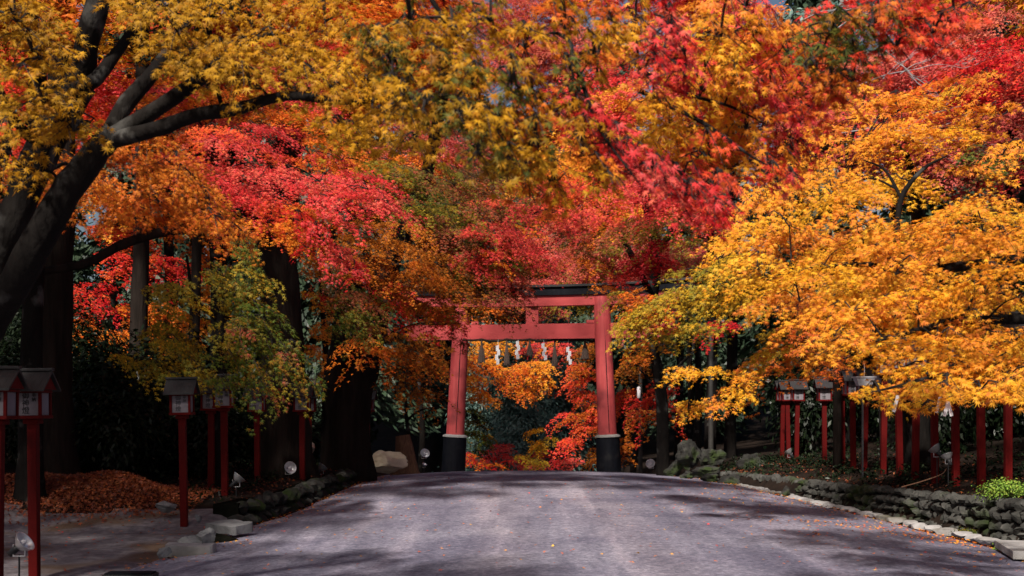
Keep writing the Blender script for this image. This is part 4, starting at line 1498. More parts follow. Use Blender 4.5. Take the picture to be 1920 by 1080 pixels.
for a in [(30, 40, 8.4, 70, 60), (60, 95, 8.6, 60, 40), (20, 140, 8.3, 80, 60), (85, 195, 8.4, 60, 46), (138, 245, 8.6, 42, 34), (20, 20, 9.2, 80, 60), (20, 240, 9.0, 70, 40), (120, 215, 8.7, 40, 30), (30, 310, 9.4, 50, 26),
          (330, 55, 8.6, 76, 52), (440, 40, 9, 100, 50), (430, 125, 8.7, 90, 44), (540, 110, 8.9, 100, 56), (340, 110, 9.2, 60, 36), (470, 165, 8.6, 60, 22), (270, 25, 8.8, 34, 34),
          (620, 165, 8.6, 80, 48), (690, 150, 8.6, 80, 56), (710, 230, 8.3, 80, 40), (645, 245, 8.5, 50, 34), (780, 270, 8.5, 50, 28), (610, 40, 9, 100, 44),
          (300, -40, 9, 100, 40), (480, -40, 9.4, 160, 40)]:
    t.blob(*a, pal='mustard', pal2='gold', Rr=.34, tilt=44, grav=.6, rd=.6, cov=.9)
for c_ in [(-4.9, 8.3, 5.5), (-5.7, 8.5, 5.4), (-5.2, 9.2, 5.9), (-6.3, 9.2, 5.4)]:  # unseen sprays above the frame, added to shade the leaning stems
    t.blob3(np.array(c_), .8, .8, .3, 'mustard', 5, .45, .05, 1, tilt=20)
for a in [(160, 345, 11.3, 90, 34), (250, 300, 11, 90, 34), (330, 330, 11.2, 80, 32), (300, 385, 11.4, 80, 30), (390, 375, 11, 80, 36), (430, 430, 10.8, 48, 30), (230, 390, 11.6, 60, 30), (80, 350, 11.5, 60, 40)]:
    t.blob(*a, pal='dorange', pal2='orange', Rr=.36, tilt=45, rd=.6, leaf=.035, out=(.55, -.8, 0))
t.done()

# T5: near branches hanging into the top of the view (its trunk stands outside the frame)
t = Tree('maple_tree', 'overhanging maple whose blurred green gold sprays hang down the upper middle',
         [(np.array([-4.2, 5.0, -.2]), .22), (np.array([-3.9, 5.1, 2.2]), .19), (np.array([-3.0, 5.6, 4.4]), .15), (np.array([-1.4, 6.4, 5.4]), .10), (np.array([.6, 7.0, 5.5]), .05)], seed=2)
t.limb([P(1010, -150, 7.4), P(1045, -20, 7.2), P(1062, 60, 7.1), P(1090, 150, 7.0), P(1130, 250, 6.9), P(1200, 345, 6.9)], [.03, .022, .018, .014, .01, .004], sides=6)
t.limb([P(760, -140, 7.4), P(800, -20, 7.2), P(850, 60, 7.1), P(920, 170, 7.0)], [.025, .016, .011, .005], sides=6)
for a in [(770, 40, 7.1, 60, 60), (850, 60, 6.8, 60, 70), (890, 160, 6.8, 66, 70), (935, 240, 6.7, 60, 60), (920, 40, 7, 60, 50), (960, 315, 6.9, 50, 40), (760, 180, 6.9, 40, 60), (1005, 270, 6.9, 40, 40)]:
    t.blob(*a, pal='gold', pal2='goldgreen', Rr=.30, tilt=52, grav=.8, rd=.45, out=(.5, -.6, 0), droop=.25, dens=.9)
for a in [(700, 90, 7.3, 40, 70), (735, 120, 7.2, 34, 60), (870, 230, 6.6, 40, 50), (830, 130, 6.7, 34, 60), (900, 290, 6.6, 40, 40), (960, 150, 6.6, 34, 50), (800, 200, 6.8, 30, 40), (1070, 130, 6.8, 26, 40)]:
    t.blob(*a, pal='darkgreen', pal2='goldgreen', Rr=.22, tilt=54, grav=.8, rd=.3, out=(.4, -.6, 0), droop=.25, dens=.65)
for a in [(985, 90, 7.2, 46, 50), (1000, 190, 7.0, 40, 46), (1075, 200, 7.0, 36, 40), (1060, 50, 7.2, 50, 40), (1120, 120, 7.2, 46, 50), (1150, 40, 7.3, 46, 40), (1095, 280, 7.0, 40, 40), (1140, 330, 6.9, 40, 36)]:
    t.blob(*a, pal='gold', pal2='orange', Rr=.30, tilt=50, grav=.8, rd=.4, out=(.5, -.6, 0), droop=.25, dens=.9)
for a in [(1040, 345, 7.2, 50, 40), (990, 330, 7.3, 40, 40)]:
    t.blob(*a, pal='orange', pal2='gold', Rr=.26, tilt=58, grav=.9, rd=.4, out=(.5, -.6, 0), droop=.4)
t.done()

# T6: the red and yellow sprays hanging right of the middle
t = Tree('maple_tree', 'overhanging maple with scarlet and bright yellow sprays sweeping across the upper right',
         [(np.array([5.9, 6.2, .5]), .22), (np.array([5.6, 6.4, 2.8]), .18), (np.array([4.6, 7.0, 4.8]), .14), (np.array([3.0, 7.8, 5.4]), .09), (np.array([1.6, 8.3, 5.2]), .05)], seed=3)
t.limb([P(1180, 110, 8.6), P(1235, 155, 8.5), P(1300, 180, 8.4), P(1370, 200, 8.4), P(1440, 235, 8.4)], [.018, .016, .013, .01, .004], sides=6)
t.limb([P(1200, 170, 8.4), P(1290, 215, 8.3), P(1350, 250, 8.3), P(1420, 300, 8.2), P(1500, 335, 8.2)], [.018, .015, .012, .008, .003], sides=6)
for a in [(1190, 60, 8, 46, 60), (1350, 70, 8.2, 60, 60), (1420, 60, 8.4, 56, 50), (1230, 210, 8.2, 52, 50), (1320, 170, 8.4, 66, 50), (1380, 150, 8.3, 50, 50), (1260, 260, 8.6, 60, 40)]:
    t.blob(*a, pal='yellow', pal2='yelor', Rr=.30, tilt=55, grav=.7, rd=.5, out=(.5, -.7, 0))
for a in [(1400, 240, 8.6, 66, 44), (1480, 100, 8.6, 50, 60), (1440, 330, 8.4, 50, 36), (1330, 300, 8.5, 56, 36), (1490, 290, 8.7, 50, 34)]:
    t.blob(*a, pal='yelor', pal2='redor', Rr=.30, tilt=52, grav=.6, rd=.5, out=(.5, -.7, 0))
for a in [(1260, 60, 7.5, 40, 70), (1285, 130, 7.5, 36, 44), (1140, 255, 7.3, 40, 44), (1190, 305, 7.3, 60, 34), (1250, 345, 7.3, 64, 34), (1310, 385, 7.4, 60, 30), (1360, 405, 7.4, 32, 20), (1160, 280, 7.0, 50, 26), (1220, 325, 7.0, 50, 24), (1285, 365, 7.1, 46, 22), (1345, 395, 7.1, 36, 18), (1100, 215, 7.0, 40, 26), (1230, 110, 7.2, 40, 40)]:
    t.blob(*a, pal='red', pal2='pink', Rr=.30, tilt=50, grav=.7, rd=.4, out=(.6, -.6, 0))
for a in [(1440, 180, 8.5, 60, 48), (1500, 230, 8.5, 56, 40), (1540, 190, 8.6, 40, 30), (1280, 330, 7.8, 60, 30), (1340, 350, 7.8, 50, 30), (1480, 330, 8.2, 34, 22), (1400, 10, 8.6, 70, 40)]:
    t.blob(*a, pal='pink', pal2='redor', Rr=.28, tilt=52, grav=.6, rd=.4, out=(.6, -.6, 0))
for a in [(1560, 60, 7.6, 56, 60), (1640, 50, 7.5, 60, 50), (1530, 120, 7.7, 40, 46), (1600, 120, 7.6, 40, 30)]:
    t.blob(*a, pal='darkgreen', pal2='dorange', Rr=.27, tilt=50, grav=.7, rd=.4, out=(.3, -.8, 0), dens=.9)
for a in [(1560, 165, 7.7, 46, 34), (1600, 150, 7.6, 50, 26)]:
    t.blob(*a, pal='redor', pal2='dorange', Rr=.27, tilt=50, grav=.7, rd=.4, out=(.3, -.8, 0))
for a in [(1700, 30, 7.5, 60, 44), (1750, 60, 7.5, 46, 40), (1790, 40, 7.6, 34, 50), (1680, 90, 7.6, 40, 30), (1700, -30, 7.8, 100, 40)]:
    t.blob(*a, pal='red', pal2='redor', Rr=.28, tilt=50, grav=.7, rd=.4, out=(.3, -.8, 0))
t.done()

# T7: the bright yellow orange maple on the bank (near one, trunk outside the frame) and its neighbour behind
t = Tree('maple_tree', 'bright yellow orange maple spreading flat sprays low over the lantern bank',
         [(np.array([7.9, 12.6, .6]), .24), (np.array([7.5, 12.5, 2.2]), .2), (np.array([6.9, 12.3, 3.8]), .16), (np.array([6.0, 12.3, 5.2]), .11), (np.array([4.6, 12.6, 6.2]), .06)], seed=4)
t.limb([np.array([7.3, 12.4, 2.7]), P(1850, 600, 12.0), P(1740, 615, 11.7), P(1640, 640, 11.6)], [.07, .045, .03, .012])
t.limb([np.array([7.0, 12.3, 3.5]), P(1800, 500, 12.6), P(1700, 508, 12.8), P(1590, 495, 13.0), P(1430, 520, 13.4)], [.08, .05, .035, .025, .01])
t.limb([P(1590, 495, 13.0), P(1640, 470, 13.2), P(1700, 505, 12.8)], [.012, .018, .02])
t.limb([P(1680, 455, 13.2), P(1690, 372, 13.4), P(1730, 318, 13.6), P(1775, 292, 13.7)], [.035, .03, .02, .008])
t.limb([P(1690, 372, 13.4), P(1660, 320, 13.5), P(1620, 300, 13.5)], [.02, .014, .006])
t.limb([np.array([7.5, 12.5, 2.2]), P(1880, 690, 11.2), P(1780, 700, 10.9), P(1680, 725, 10.7), P(1622, 738, 10.6)], [.05, .03, .02, .012, .004])
D1 = [(1560, 355, 13.6, 100, 32), (1690, 335, 13.6, 100, 34), (1830, 385, 12.4, 100, 30), (1480, 425, 13.6, 100, 34), (1610, 425, 13.0, 90, 26), (1770, 435, 12.2, 110, 34), (1890, 440, 12, 60, 30),
      (1420, 505, 13.6, 80, 32), (1540, 505, 13.2, 110, 34), (1680, 515, 12.4, 90, 28), (1640, 480, 13, 70, 20), (1850, 510, 11.6, 80, 26), (1600, 585, 12.0, 90, 30), (1720, 580, 11.6, 100, 32), (1840, 600, 11.5, 70, 24),
      (1500, 565, 13.2, 80, 30), (1640, 640, 11.8, 76, 24), (1760, 640, 11.5, 90, 30), (1870, 655, 11.2, 70, 24), (1560, 640, 12.2, 50, 22), (1690, 560, 12, 80, 30), (1780, 560, 11.8, 70, 26),
      (1800, 705, 10.8, 70, 22), (1880, 715, 10.6, 60, 26), (1450, 460, 14, 60, 30), (1740, 480, 12.6, 60, 22), (1900, 560, 11.8, 50, 24)]
for a in D1:
    t.blob(*a, pal='yelor', pal2='yellow', Rr=.55, tilt=27, rd=.9, leaf=.047, dens=.85, cov=1.2, jn=.34, out=(-.45, -.85, 0), droop=.32)
for a in [(1650, 735, 10.6, 50, 12), (1710, 728, 10.6, 60, 14), (1775, 728, 10.5, 60, 18), (1840, 730, 10.5, 60, 20), (1900, 728, 10.5, 50, 22), (1870, 690, 10.8, 60, 26), (1790, 690, 11, 50, 20), (1728, 762, 10.45, 10, 12), (1900, 640, 11, 40, 30), (1690, 690, 11.2, 40, 10)]:
    t.blob(*a, pal='yelor', pal2='yellow', Rr=.30, tilt=26, rd=.5, leaf=.046, dens=1.4, cov=1.25, droop=.25, jn=.36, out=(-.3, -.9, 0))
t.done()

t = Tree('maple_tree', 'pale yellow maple with a grey trunk on the bank behind the lantern posts',
         [(np.array([7.9, 24.8, .6]), .22), W3(1724, 700, 24.7, .20), W3(1726, 480, 24, .17), W3(1716, 360, 23, .10), W3(1700, 290, 22, .05)], seed=5,
         bark=M_BARK)
for a in [(1620, 265, 17, 100, 34), (1740, 255, 17, 90, 34), (1510, 300, 17, 80, 34), (1830, 240, 18, 70, 34), (1440, 380, 17, 60, 34), (1560, 240, 18, 60, 26), (1380, 450, 18, 70, 40), (1500, 360, 17, 80, 34), (1680, 200, 17.5, 90, 30), (1800, 180, 18, 60, 26), (1590, 190, 18, 60, 24), (1880, 290, 17, 60, 30),
          (1600, 470, 19, 110, 40), (1760, 450, 19, 110, 40), (1880, 470, 19, 70, 40), (1660, 560, 19.5, 110, 40), (1820, 570, 19.5, 100, 40), (1560, 580, 20, 70, 34), (1720, 640, 20, 90, 26), (1860, 650, 20, 80, 26),  # from here on: hidden sprays behind the near maple, added to shade posts
          (1580, 470, 23, 90, 30), (1660, 450, 24, 90, 30), (1560, 540, 24, 80, 30), (1740, 500, 23, 80, 30), (1850, 450, 17, 70, 30), (1910, 410, 17, 50, 30), (1800, 400, 16.5, 70, 26), (1640, 540, 25.5, 80, 30), (1500, 520, 26, 70, 30)]:
    t.blob(*a, pal='yelor', pal2='yellow', Rr=.5, rd=1.0, leaf=.06)
for a in [(1500, 235, 18.5, 70, 26), (1640, 190, 18.5, 70, 24), (1760, 175, 19, 80, 24), (1880, 215, 18.5, 60, 26), (1450, 300, 18, 50, 26), (1690, 225, 18, 60, 20), (1820, 215, 18.5, 60, 20)]:
    t.blob(*a, pal='dusty', pal2='orange', Rr=.5, rd=.9, leaf=.055)
for a in [(1470, 650, 19, 70, 36), (1530, 690, 19, 60, 30), (1430, 690, 20, 50, 22), (1500, 610, 18, 60, 26)]:
    t.blob(*a, pal='dorange', pal2='oliveyel', Rr=.5, rd=.9, leaf=.055)
for a in [(1420, 545, 17.5, 70, 30), (1360, 490, 18, 60, 26)]:
    t.blob(*a, pal='yellow', pal2='oliveyel', Rr=.5, rd=.9, leaf=.055)
t.done()

t = Tree('maple_tree', 'olive yellow maple reaching low sprays from the bank toward the gate pillar',
         [(np.array([8.3, 27.0, .4]), .14), (np.array([8.0, 26.4, 2.2]), .12), (np.array([6.8, 24.8, 3.8]), .10), (np.array([5.0, 22.8, 4.8]), .06)], seed=6)
for a in [(1330, 510, 18, 70, 28), (1270, 565, 19, 80, 30), (1195, 592, 20, 50, 26), (1350, 575, 18, 70, 28), (1235, 640, 21, 50, 18), (1290, 620, 20, 60, 22), (1390, 560, 18, 50, 30), (1180, 618, 20.5, 40, 16), (1215, 612, 20.5, 36, 16)]:
    t.blob(*a, pal='oliveyel', pal2='olive', Rr=.5, rd=.8, leaf=.055)
for a in [(1215, 580, 20.5, 40, 30), (1190, 555, 20, 40, 18), (1240, 610, 20, 30, 20)]:
    t.blob(*a, pal='orange', pal2='dusty', Rr=.45, rd=.6, leaf=.055)
for a in [(1290, 700, 17.6, 44, 8), (1340, 698, 17.8, 40, 9), (1390, 712, 18, 36, 10), (1290, 768, 18, 36, 8), (1335, 762, 18, 36, 9), (1370, 740, 18, 40, 9)]:
    t.blob(*a, pal='yellow', pal2='yelor', Rr=.30, tilt=28, rd=.5, leaf=.045, droop=.12, exact=True, dens=1.6, cov=1.2)
t.blob(1350, 612, 22, 40, 12, pal='red', pal2='deepred', Rr=.42, rd=.5)
t.done()

# T2: tall thick black trunk with pink red crown
t = Tree('maple_tree', 'massive black trunked maple with glowing pink red crown above the verge lanterns',
         [(np.array([-4.75, 26.6, .1]), .56), W3(532, 760, 26.6, .46), W3(526, 560, 26.5, .42), W3(520, 430, 26.4, .40), W3(545, 260, 26, .26), W3(580, 90, 26, .16)], sides=18, seed=7, bark=M_CEDAR)
t.limb([P(520, 470, 26.4), P(470, 400, 25.5), P(420, 330, 24.5), P(340, 260, 23.5)], [.20, .14, .09, .04])
t.limb([P(525, 450, 26.4), P(600, 380, 25.2), P(680, 340, 24), P(760, 330, 23)], [.2, .13, .08, .03])
t.limb([P(-10, 520, 21), P(150, 497, 21.5), P(230, 458, 22), P(320, 432, 22.5), P(420, 425, 23.5), P(540, 440, 25.5)], [.05, .075, .085, .09, .10, .13])
for a in [(430, 265, 21.5, 90, 42), (490, 330, 21, 90, 40), (380, 320, 21.5, 80, 36), (520, 270, 22, 70, 40), (450, 370, 21, 80, 30)]:
    t.blob(*a, pal='pink', pal2='redor', Rr=.55, rd=1.2)
for a in [(690, 355, 19.5, 80, 32), (730, 385, 19.2, 44, 30), (640, 390, 19.5, 60, 30), (600, 340, 20, 70, 36)]:
    t.blob(*a, pal='pink', pal2='pink', Rr=.5, rd=.9)
for a in [(560, 400, 20.5, 80, 34), (500, 425, 21, 80, 26), (570, 450, 20.5, 60, 26), (330, 280, 22, 70, 40), (420, 425, 21, 60, 20)]:
    t.blob(*a, pal='orange', pal2='redor', Rr=.55, rd=1.0)
for a in [(600, 450, 20, 50, 24), (640, 485, 20, 40, 24), (670, 515, 20, 26, 18), (570, 425, 20, 40, 20)]:
    t.blob(*a, pal='red', pal2='pink', Rr=.5, tilt=46, rd=.7, out=(.6, -.7, 0))
for a in [(440, 190, 24, 120, 50), (580, 230, 24, 110, 50), (330, 200, 24, 90, 50), (640, 300, 23, 70, 40), (520, 130, 25, 110, 50)]:
    t.blob(*a, pal='orange', pal2='pink', Rr=.65, rd=1.4)
t.done()

# T3: second big trunk, leaning right
t = Tree('maple_tree', 'thick dark leaning trunked maple with rusty orange and green sprays before the gate',
         [(np.array([-3.95, 30.2, -.1]), .56), W3(652, 780, 30.1, .50), W3(678, 680, 30, .42), W3(700, 600, 29.7, .34), W3(735, 480, 29, .24), W3(800, 330, 28, .14)], sides=18, seed=8, bark=M_CEDAR)
t.limb([P(640, 860, 30), P(622, 740, 29.8), P(640, 620, 29.4), P(650, 480, 29)], [.30, .24, .2, .14])
t.limb([P(700, 600, 29.6), P(660, 500, 28), P(700, 497, 27.5), P(790, 495, 26)], [.10, .07, .05, .02])
t.limb([P(710, 560, 29), P(790, 592, 27.5), P(808, 606, 27), P(860, 606, 26.5)], [.09, .06, .045, .015])
t.limb([P(780, 370, 28), P(900, 330, 27), P(1020, 350, 26), P(1120, 430, 25)], [.10, .08, .06, .02])
for a in [(760, 455, 24, 80, 36), (700, 500, 24, 70, 36), (790, 520, 24.5, 70, 36), (720, 560, 25, 60, 30), (860, 555, 25, 60, 30), (830, 500, 24.5, 60, 36), (780, 570, 25, 50, 20), (690, 440, 24, 60, 30), (840, 585, 25, 40, 22)]:
    t.blob(*a, pal='brownor', pal2='dorange', Rr=.6, rd=1.0)
for a in [(790, 585, 27.5, 60, 24), (850, 600, 27.5, 40, 24), (760, 560, 27, 50, 20)]:
    t.blob(*a, pal='red', pal2='deepred', Rr=.55, rd=.7)
for a in [(780, 335, 26, 80, 34), (850, 385, 25, 90, 38), (880, 455, 25, 80, 36), (800, 400, 25, 70, 36), (900, 540, 25, 60, 40), (950, 560, 25, 50, 26), (960, 500, 25, 50, 30)]:
    t.blob(*a, pal='greenred', pal2='green', Rr=.6, rd=1.1)
for a in [(960, 395, 24.5, 80, 36), (900, 340, 25, 80, 30), (1010, 400, 25, 60, 34)]:
    t.blob(*a, pal='greenred', pal2='redpink', Rr=.6, rd=1.1)
for a in [(790, 540, 25.5, 50, 16), (850, 550, 25.5, 50, 16), (910, 552, 25, 50, 14), (965, 548, 25, 36, 12), (960, 595, 25, 26, 12), (900, 590, 25.5, 36, 10), (800, 580, 25.5, 40, 12)]:
    t.blob(*a, pal='greenred', pal2='brownor', Rr=.45, rd=.6, exact=True)
for a in [(850, 620, 26, 20, 26), (870, 650, 26, 12, 20), (830, 600, 26, 24, 14)]:
    t.blob(*a, pal='red', pal2='brownor', Rr=.35, rd=.4, exact=True, dens=.5, cov=.6)
for a in [(930, 440, 24, 70, 28), (990, 470, 24, 70, 26), (1030, 490, 24, 50, 16), (960, 540, 24.5, 50, 22), (900, 495, 24.5, 50, 26)]:
    t.blob(*a, pal='redpink', pal2='dusty', Rr=.55, rd=.8, out=(.5, -.7, 0))
for a in [(985, 425, 23.8, 50, 16), (930, 470, 24, 40, 16), (960, 505, 24, 30, 12)]:
    t.blob(*a, pal='orange', pal2='redpink', Rr=.5, rd=.5)
for a in [(760, 320, 21, 70, 26), (850, 345, 21, 70, 26), (950, 330, 21, 70, 26), (900, 400, 21.5, 60, 22), (800, 400, 21.5, 60, 22)]:
    t.blob(*a, pal='greenred', pal2='olive', Rr=.6, rd=.9)
for a in [(1030, 345, 21, 70, 26), (1000, 400, 21.5, 60, 20), (1090, 420, 22, 60, 22)]:
    t.blob(*a, pal='redpink', pal2='orange', Rr=.6, rd=.9)
for a in [(690, 590, 24, 50, 40), (650, 560, 24, 40, 40), (665, 620, 24, 40, 26), (620, 520, 24, 40, 30)]:
    t.blob(*a, pal='green', pal2='greenred', Rr=.55, tilt=45, rd=.7)
for a in [(690, 655, 27, 60, 10), (740, 670, 29, 60, 22), (790, 660, 30, 50, 26), (760, 720, 30, 56, 20), (800, 740, 31, 36, 16), (740, 625, 28, 50, 20), (820, 690, 31, 30, 20)]:
    t.blob(*a, pal='brownor', pal2='orange', Rr=.6, tilt=38, rd=.9, leaf=.07)
t.limb([P(800, 330, 28), P(840, 100, 27.5), np.array([-1.6, 26.5, 11.5]), np.array([-2.0, 25.5, 13.2])], [.14, .11, .08, .04])
for c_ in [(-4.6, 22.5, 13.4), (-2.6, 21.6, 13.6), (-.6, 22.4, 13.4), (-4.4, 25, 13.6), (-2, 24.4, 14), (.2, 25, 13.6), (-4.8, 27.6, 13.4), (-2.6, 28, 13.8), (-.4, 27.8, 13.4), (1.6, 27, 13.2), (1.4, 23.4, 13.2)]:  # unseen crown above the frame, added to shade the gate and the crest
    t.blob3(np.array(c_), 1.5, 1.4, .5, 'dorange', 4, .9, .09, 2, tilt=20, jn=.4, cov=.8)
t.done()

# T4: centre right maple
t = Tree('maple_tree', 'maple with orange pink and scarlet layers meeting over the gate from the bank side',
         [(np.array([3.9, 33.0, -.2]), .17), W3(1240, 740, 32.8, .15), W3(1222, 620, 32.4, .13), W3(1228, 450, 31.5, .15), W3(1180, 300, 29, .09), W3(1120, 200, 27, .05)], seed=9)
t.limb([P(1225, 560, 32), P(1150, 420, 28), P(1060, 340, 25.5)], [.09, .06, .02])
t.limb([P(1228, 480, 31.6), P(1300, 380, 28), P(1380, 320, 26)], [.09, .06, .02])
t.limb([P(1236, 740, 32.8), P(1270, 690, 32.5), P(1310, 650, 32)], [.08, .05, .02])
for a in [(1090, 355, 24, 90, 34), (1040, 330, 25, 70, 30), (1130, 400, 24, 70, 30), (1060, 400, 25, 50, 30)]:
    t.blob(*a, pal='orange', pal2='redor', Rr=.6, rd=1.1)
for a in [(1200, 350, 22, 80, 34), (1280, 350, 22, 70, 34), (1240, 400, 22.5, 70, 30), (1330, 400, 22, 50, 30), (1180, 300, 23, 70, 30)]:
    t.blob(*a, pal='pink', pal2='orange', Rr=.55, rd=1.0)
for a in [(1150, 435, 24, 80, 30), (1220, 425, 24, 60, 24), (1110, 470, 25, 60, 26), (1160, 560, 24, 40, 16), (1080, 450, 25, 40, 24), (1300, 430, 23, 40, 30)]:
    t.blob(*a, pal='greenred', pal2='olive', Rr=.6, rd=1.0)
for a in [(1210, 480, 24, 50, 34), (1240, 500, 24.5, 34, 24), (1180, 510, 25, 36, 20)]:
    t.blob(*a, pal='red', pal2='deepred', Rr=.55, rd=.8)
for a in [(1100, 495, 25, 50, 18), (1165, 540, 24.5, 40, 16), (1200, 560, 24, 34, 14)]:
    t.blob(*a, pal='redpink', pal2='orange', Rr=.55, rd=.7, out=(.6, -.6, 0))
for a in [(1180, 690, 34, 40, 22), (1210, 660, 33, 40, 26), (1190, 780, 36, 40, 20), (1170, 840, 38.5, 20, 30)]:
    t.blob(*a, pal='brownor', pal2='dorange', Rr=.6, rd=.7, leaf=.07)
for a in [(1225, 760, 35, 50, 20), (1170, 745, 39, 30, 20), (1240, 730, 34, 40, 16)]:
    t.blob(*a, pal='redor', pal2='red', Rr=.6, rd=.7, leaf=.07)
t.done()

# I: small green maple drooping over the verge lanterns
t = Tree('maple_tree', 'slender maple with drooping green and russet sprays hanging over the verge lanterns',
         [(np.array([-5.3, 22.8, .1]), .13), W3(408, 760, 22.7, .11), W3(412, 600, 22.5, .10), W3(405, 470, 22, .08), W3(440, 420, 21, .05)], seed=10)
t.limb([P(410, 600, 22.5), P(365, 560, 22), P(350, 480, 21.5)], [.05, .04, .02])
for a in [(470, 480, 19.5, 34, 34), (480, 540, 19.3, 40, 36), (500, 600, 19.2, 50, 36), (510, 655, 19, 60, 30), (560, 700, 18.8, 46, 16), (500, 705, 19, 60, 20), (440, 560, 20, 36, 40), (445, 640, 19.6, 50, 36), (420, 520, 20, 36, 34), (590, 722, 18.6, 26, 8)]:
    t.blob(*a, pal='green', pal2='olive', Rr=.5, tilt=48, rd=.7, leaf=.05, out=(.6, -.6, 0), grav=.6)
for a in [(450, 690, 19.2, 50, 24), (490, 740, 18.9, 40, 12), (430, 720, 19.4, 40, 16), (470, 620, 19, 36, 30), (540, 660, 18.9, 30, 20)]:
    t.blob(*a, pal='green', pal2='greenred', Rr=.5, tilt=48, rd=.6, leaf=.05, out=(.6, -.6, 0), grav=.6)
for a in [(340, 560, 21, 50, 34), (310, 620, 21, 50, 30), (350, 660, 20.6, 50, 26), (300, 690, 20.6, 46, 20), (380, 700, 20, 40, 20), (250, 680, 21, 34, 16), (340, 710, 20, 40, 12)]:
    t.blob(*a, pal='olive', pal2='oliveyel', Rr=.5, tilt=40, rd=.7, leaf=.05)
t.done()

# straight dark trunks on the verge
for nm, lb, px, Y, r, pal in (('cedar_tree', 'thick straight black cedar trunk behind the leaning maple stems', 103, 23.5, .30, None),
                     ('cedar_tree', 'mottled grey straight trunk at the frame side of the black cedar', 58, 20.5, .17, None),
                     ('cedar_tree', 'thin black trunk behind the leaf heap and notice board', 258, 29, .20, None),
                     ('cedar_tree', 'thin dark trunk just beyond the drooping green spray', 362, 30.5, .13, None)):
    b = P(px, 900, Y)
    z = zg(b[0], Y)
    t = Tree(nm, lb, [(np.array([b[0], Y, z - .1]), r * 1.25), (np.array([b[0], Y, z + 2]), r * 1.05), (np.array([b[0] + .1, Y, z + 6]), r * .9), (np.array([b[0] + .1, Y, z + 12]), r * .6), (np.array([b[0], Y, z + 17]), r * .25)],
             seed=px, bark=M_CEDAR if px != 58 else M_BARK, leafmat=M_NEEDLE)
    for k in range(10):
        a = k * 2.4
        zc = z + 9.2 + k * .8
        rr = (2.4 - k * .12)
        t.blob3(np.array([b[0] + math.cos(a) * rr * .6, Y + math.sin(a) * rr * .6, zc]), 1.1, 1.1, .4, 'cedar', 3, .9, .13, 3, tilt=15, jn=.6)
    t.done()

# lit maples farther back on the court side
def back_tree(label, base, top_py, blobs, pal, pal2=None, r=.16, seed=0, Rr=.75, leaf=None, tilt=None, rd=1.3, group=None, lean=0.0, exact=False):
    x, Y = base
    z = zg(x, Y)
    zt = P(0, top_py, Y)[2]
    t = Tree('maple_tree', label, [(np.array([x, Y, z - .15]), r), (np.array([x + .1, Y, z + (zt - z) * .35]), r * .85), (np.array([x + lean * .6, Y - .3, z + (zt - z) * .7]), r * .6), (np.array([x + lean, Y - .5, zt]), r * .3)],
             seed=seed, group=group, sides=9)
    for a in blobs:
        p = a[5] if len(a) > 5 else pal
        t.blob(*a[:5], pal=p, pal2=pal2, Rr=Rr, tilt=tilt, rd=rd, leaf=leaf, exact=exact)
    t.done()

back_tree('scarlet maple glimpsed between the black trunks behind the court', (-9.3, 33), 380,
          [(230, 500, 32, 60, 30), (170, 545, 31.5, 40, 22), (200, 580, 32, 40, 20), (300, 500, 33, 40, 24), (140, 560, 32, 30, 20), (240, 440, 33, 70, 26, 'redor'), (340, 500, 33, 30, 30)], 'red', 'redor', r=.12, seed=21)
back_tree('orange maple with low sunlit sprays behind the leaf heap', (-10.8, 35), 420,
          [(170, 620, 31, 60, 24), (230, 640, 31, 60, 24), (190, 670, 31, 50, 18), (150, 590, 32, 40, 20, 'redor'), (270, 600, 33, 50, 26), (320, 590, 33, 40, 30), (240, 720, 33, 24, 22), (130, 650, 33, 30, 20), (60, 720, 33, 40, 24), (20, 690, 33, 40, 24)],
          'orange', 'yelor', r=.14, seed=22)
back_tree('golden maple shining through the gap beside the drooping green spray', (-8.0, 36), 400,
          [(400, 560, 35, 36, 26), (370, 610, 35, 40, 30), (330, 650, 35, 40, 30), (300, 420, 34, 60, 26), (230, 400, 33, 50, 26), (400, 480, 35, 40, 30, 'orange'), (190, 370, 32, 30, 20), (350, 380, 34, 60, 30)], 'yelor', 'orange', r=.14, seed=23)
back_tree('rust red maple seen between the two thick trunks', (-5.6, 38), 420,
          [(600, 570, 36, 34, 26, 'red'), (610, 620, 36, 30, 26), (600, 660, 36, 30, 20), (590, 500, 36, 34, 30), (620, 720, 37, 30, 20, 'brownor')], 'orange', 'yelor', r=.12, seed=24)

# the far upper canopy: one maple after another along both sides of the road and behind the gate
GB = 'maples closing the canopy behind'
def canopy(label, x, Y, pxs, pys, pal, pal2, seed, n, rx=110, ry=46, r=.2):
    rr = random.Random(seed)
    bl = []
    for i in range(n):
        bl.append((rr.uniform(*pxs), rr.uniform(*pys), Y + rr.uniform(-2, 2), rx * rr.uniform(.8, 1.2), ry * rr.uniform(.8, 1.2), pal if rr.random() < .65 else pal2))
    back_tree(label, (x, Y + 1.5), sum(pys) / 2 + 60, bl, pal, None, r=r, seed=seed, Rr=.85, rd=1.6, leaf=.075)
canopy('red orange maple behind the leaning stems in the upper corner', -12.5, 33, (-40, 220), (60, 330), 'redor', 'pink', 31, 12)
canopy('crimson maple filling the gap between the dark leaning stems', -9.5, 34, (200, 420), (40, 250), 'pink', 'orange', 32, 12)
canopy('orange maple high behind the mustard gold sprays', -6.5, 35, (400, 640), (-20, 200), 'orange', 'redor', 33, 13)
canopy('dusty orange maple high behind the hanging green sprays', -6.0, 46, (620, 860), (-20, 330), 'orange', 'dusty', 34, 16)
canopy('pink orange maple rising above the gate roof in the middle', 7.6, 57, (830, 1120), (-20, 330), 'dusty', 'orange', 35, 18)
canopy('golden maple above the gate on the bank side', 6.4, 40, (1080, 1330), (150, 400), 'yelor', 'pink', 36, 13)
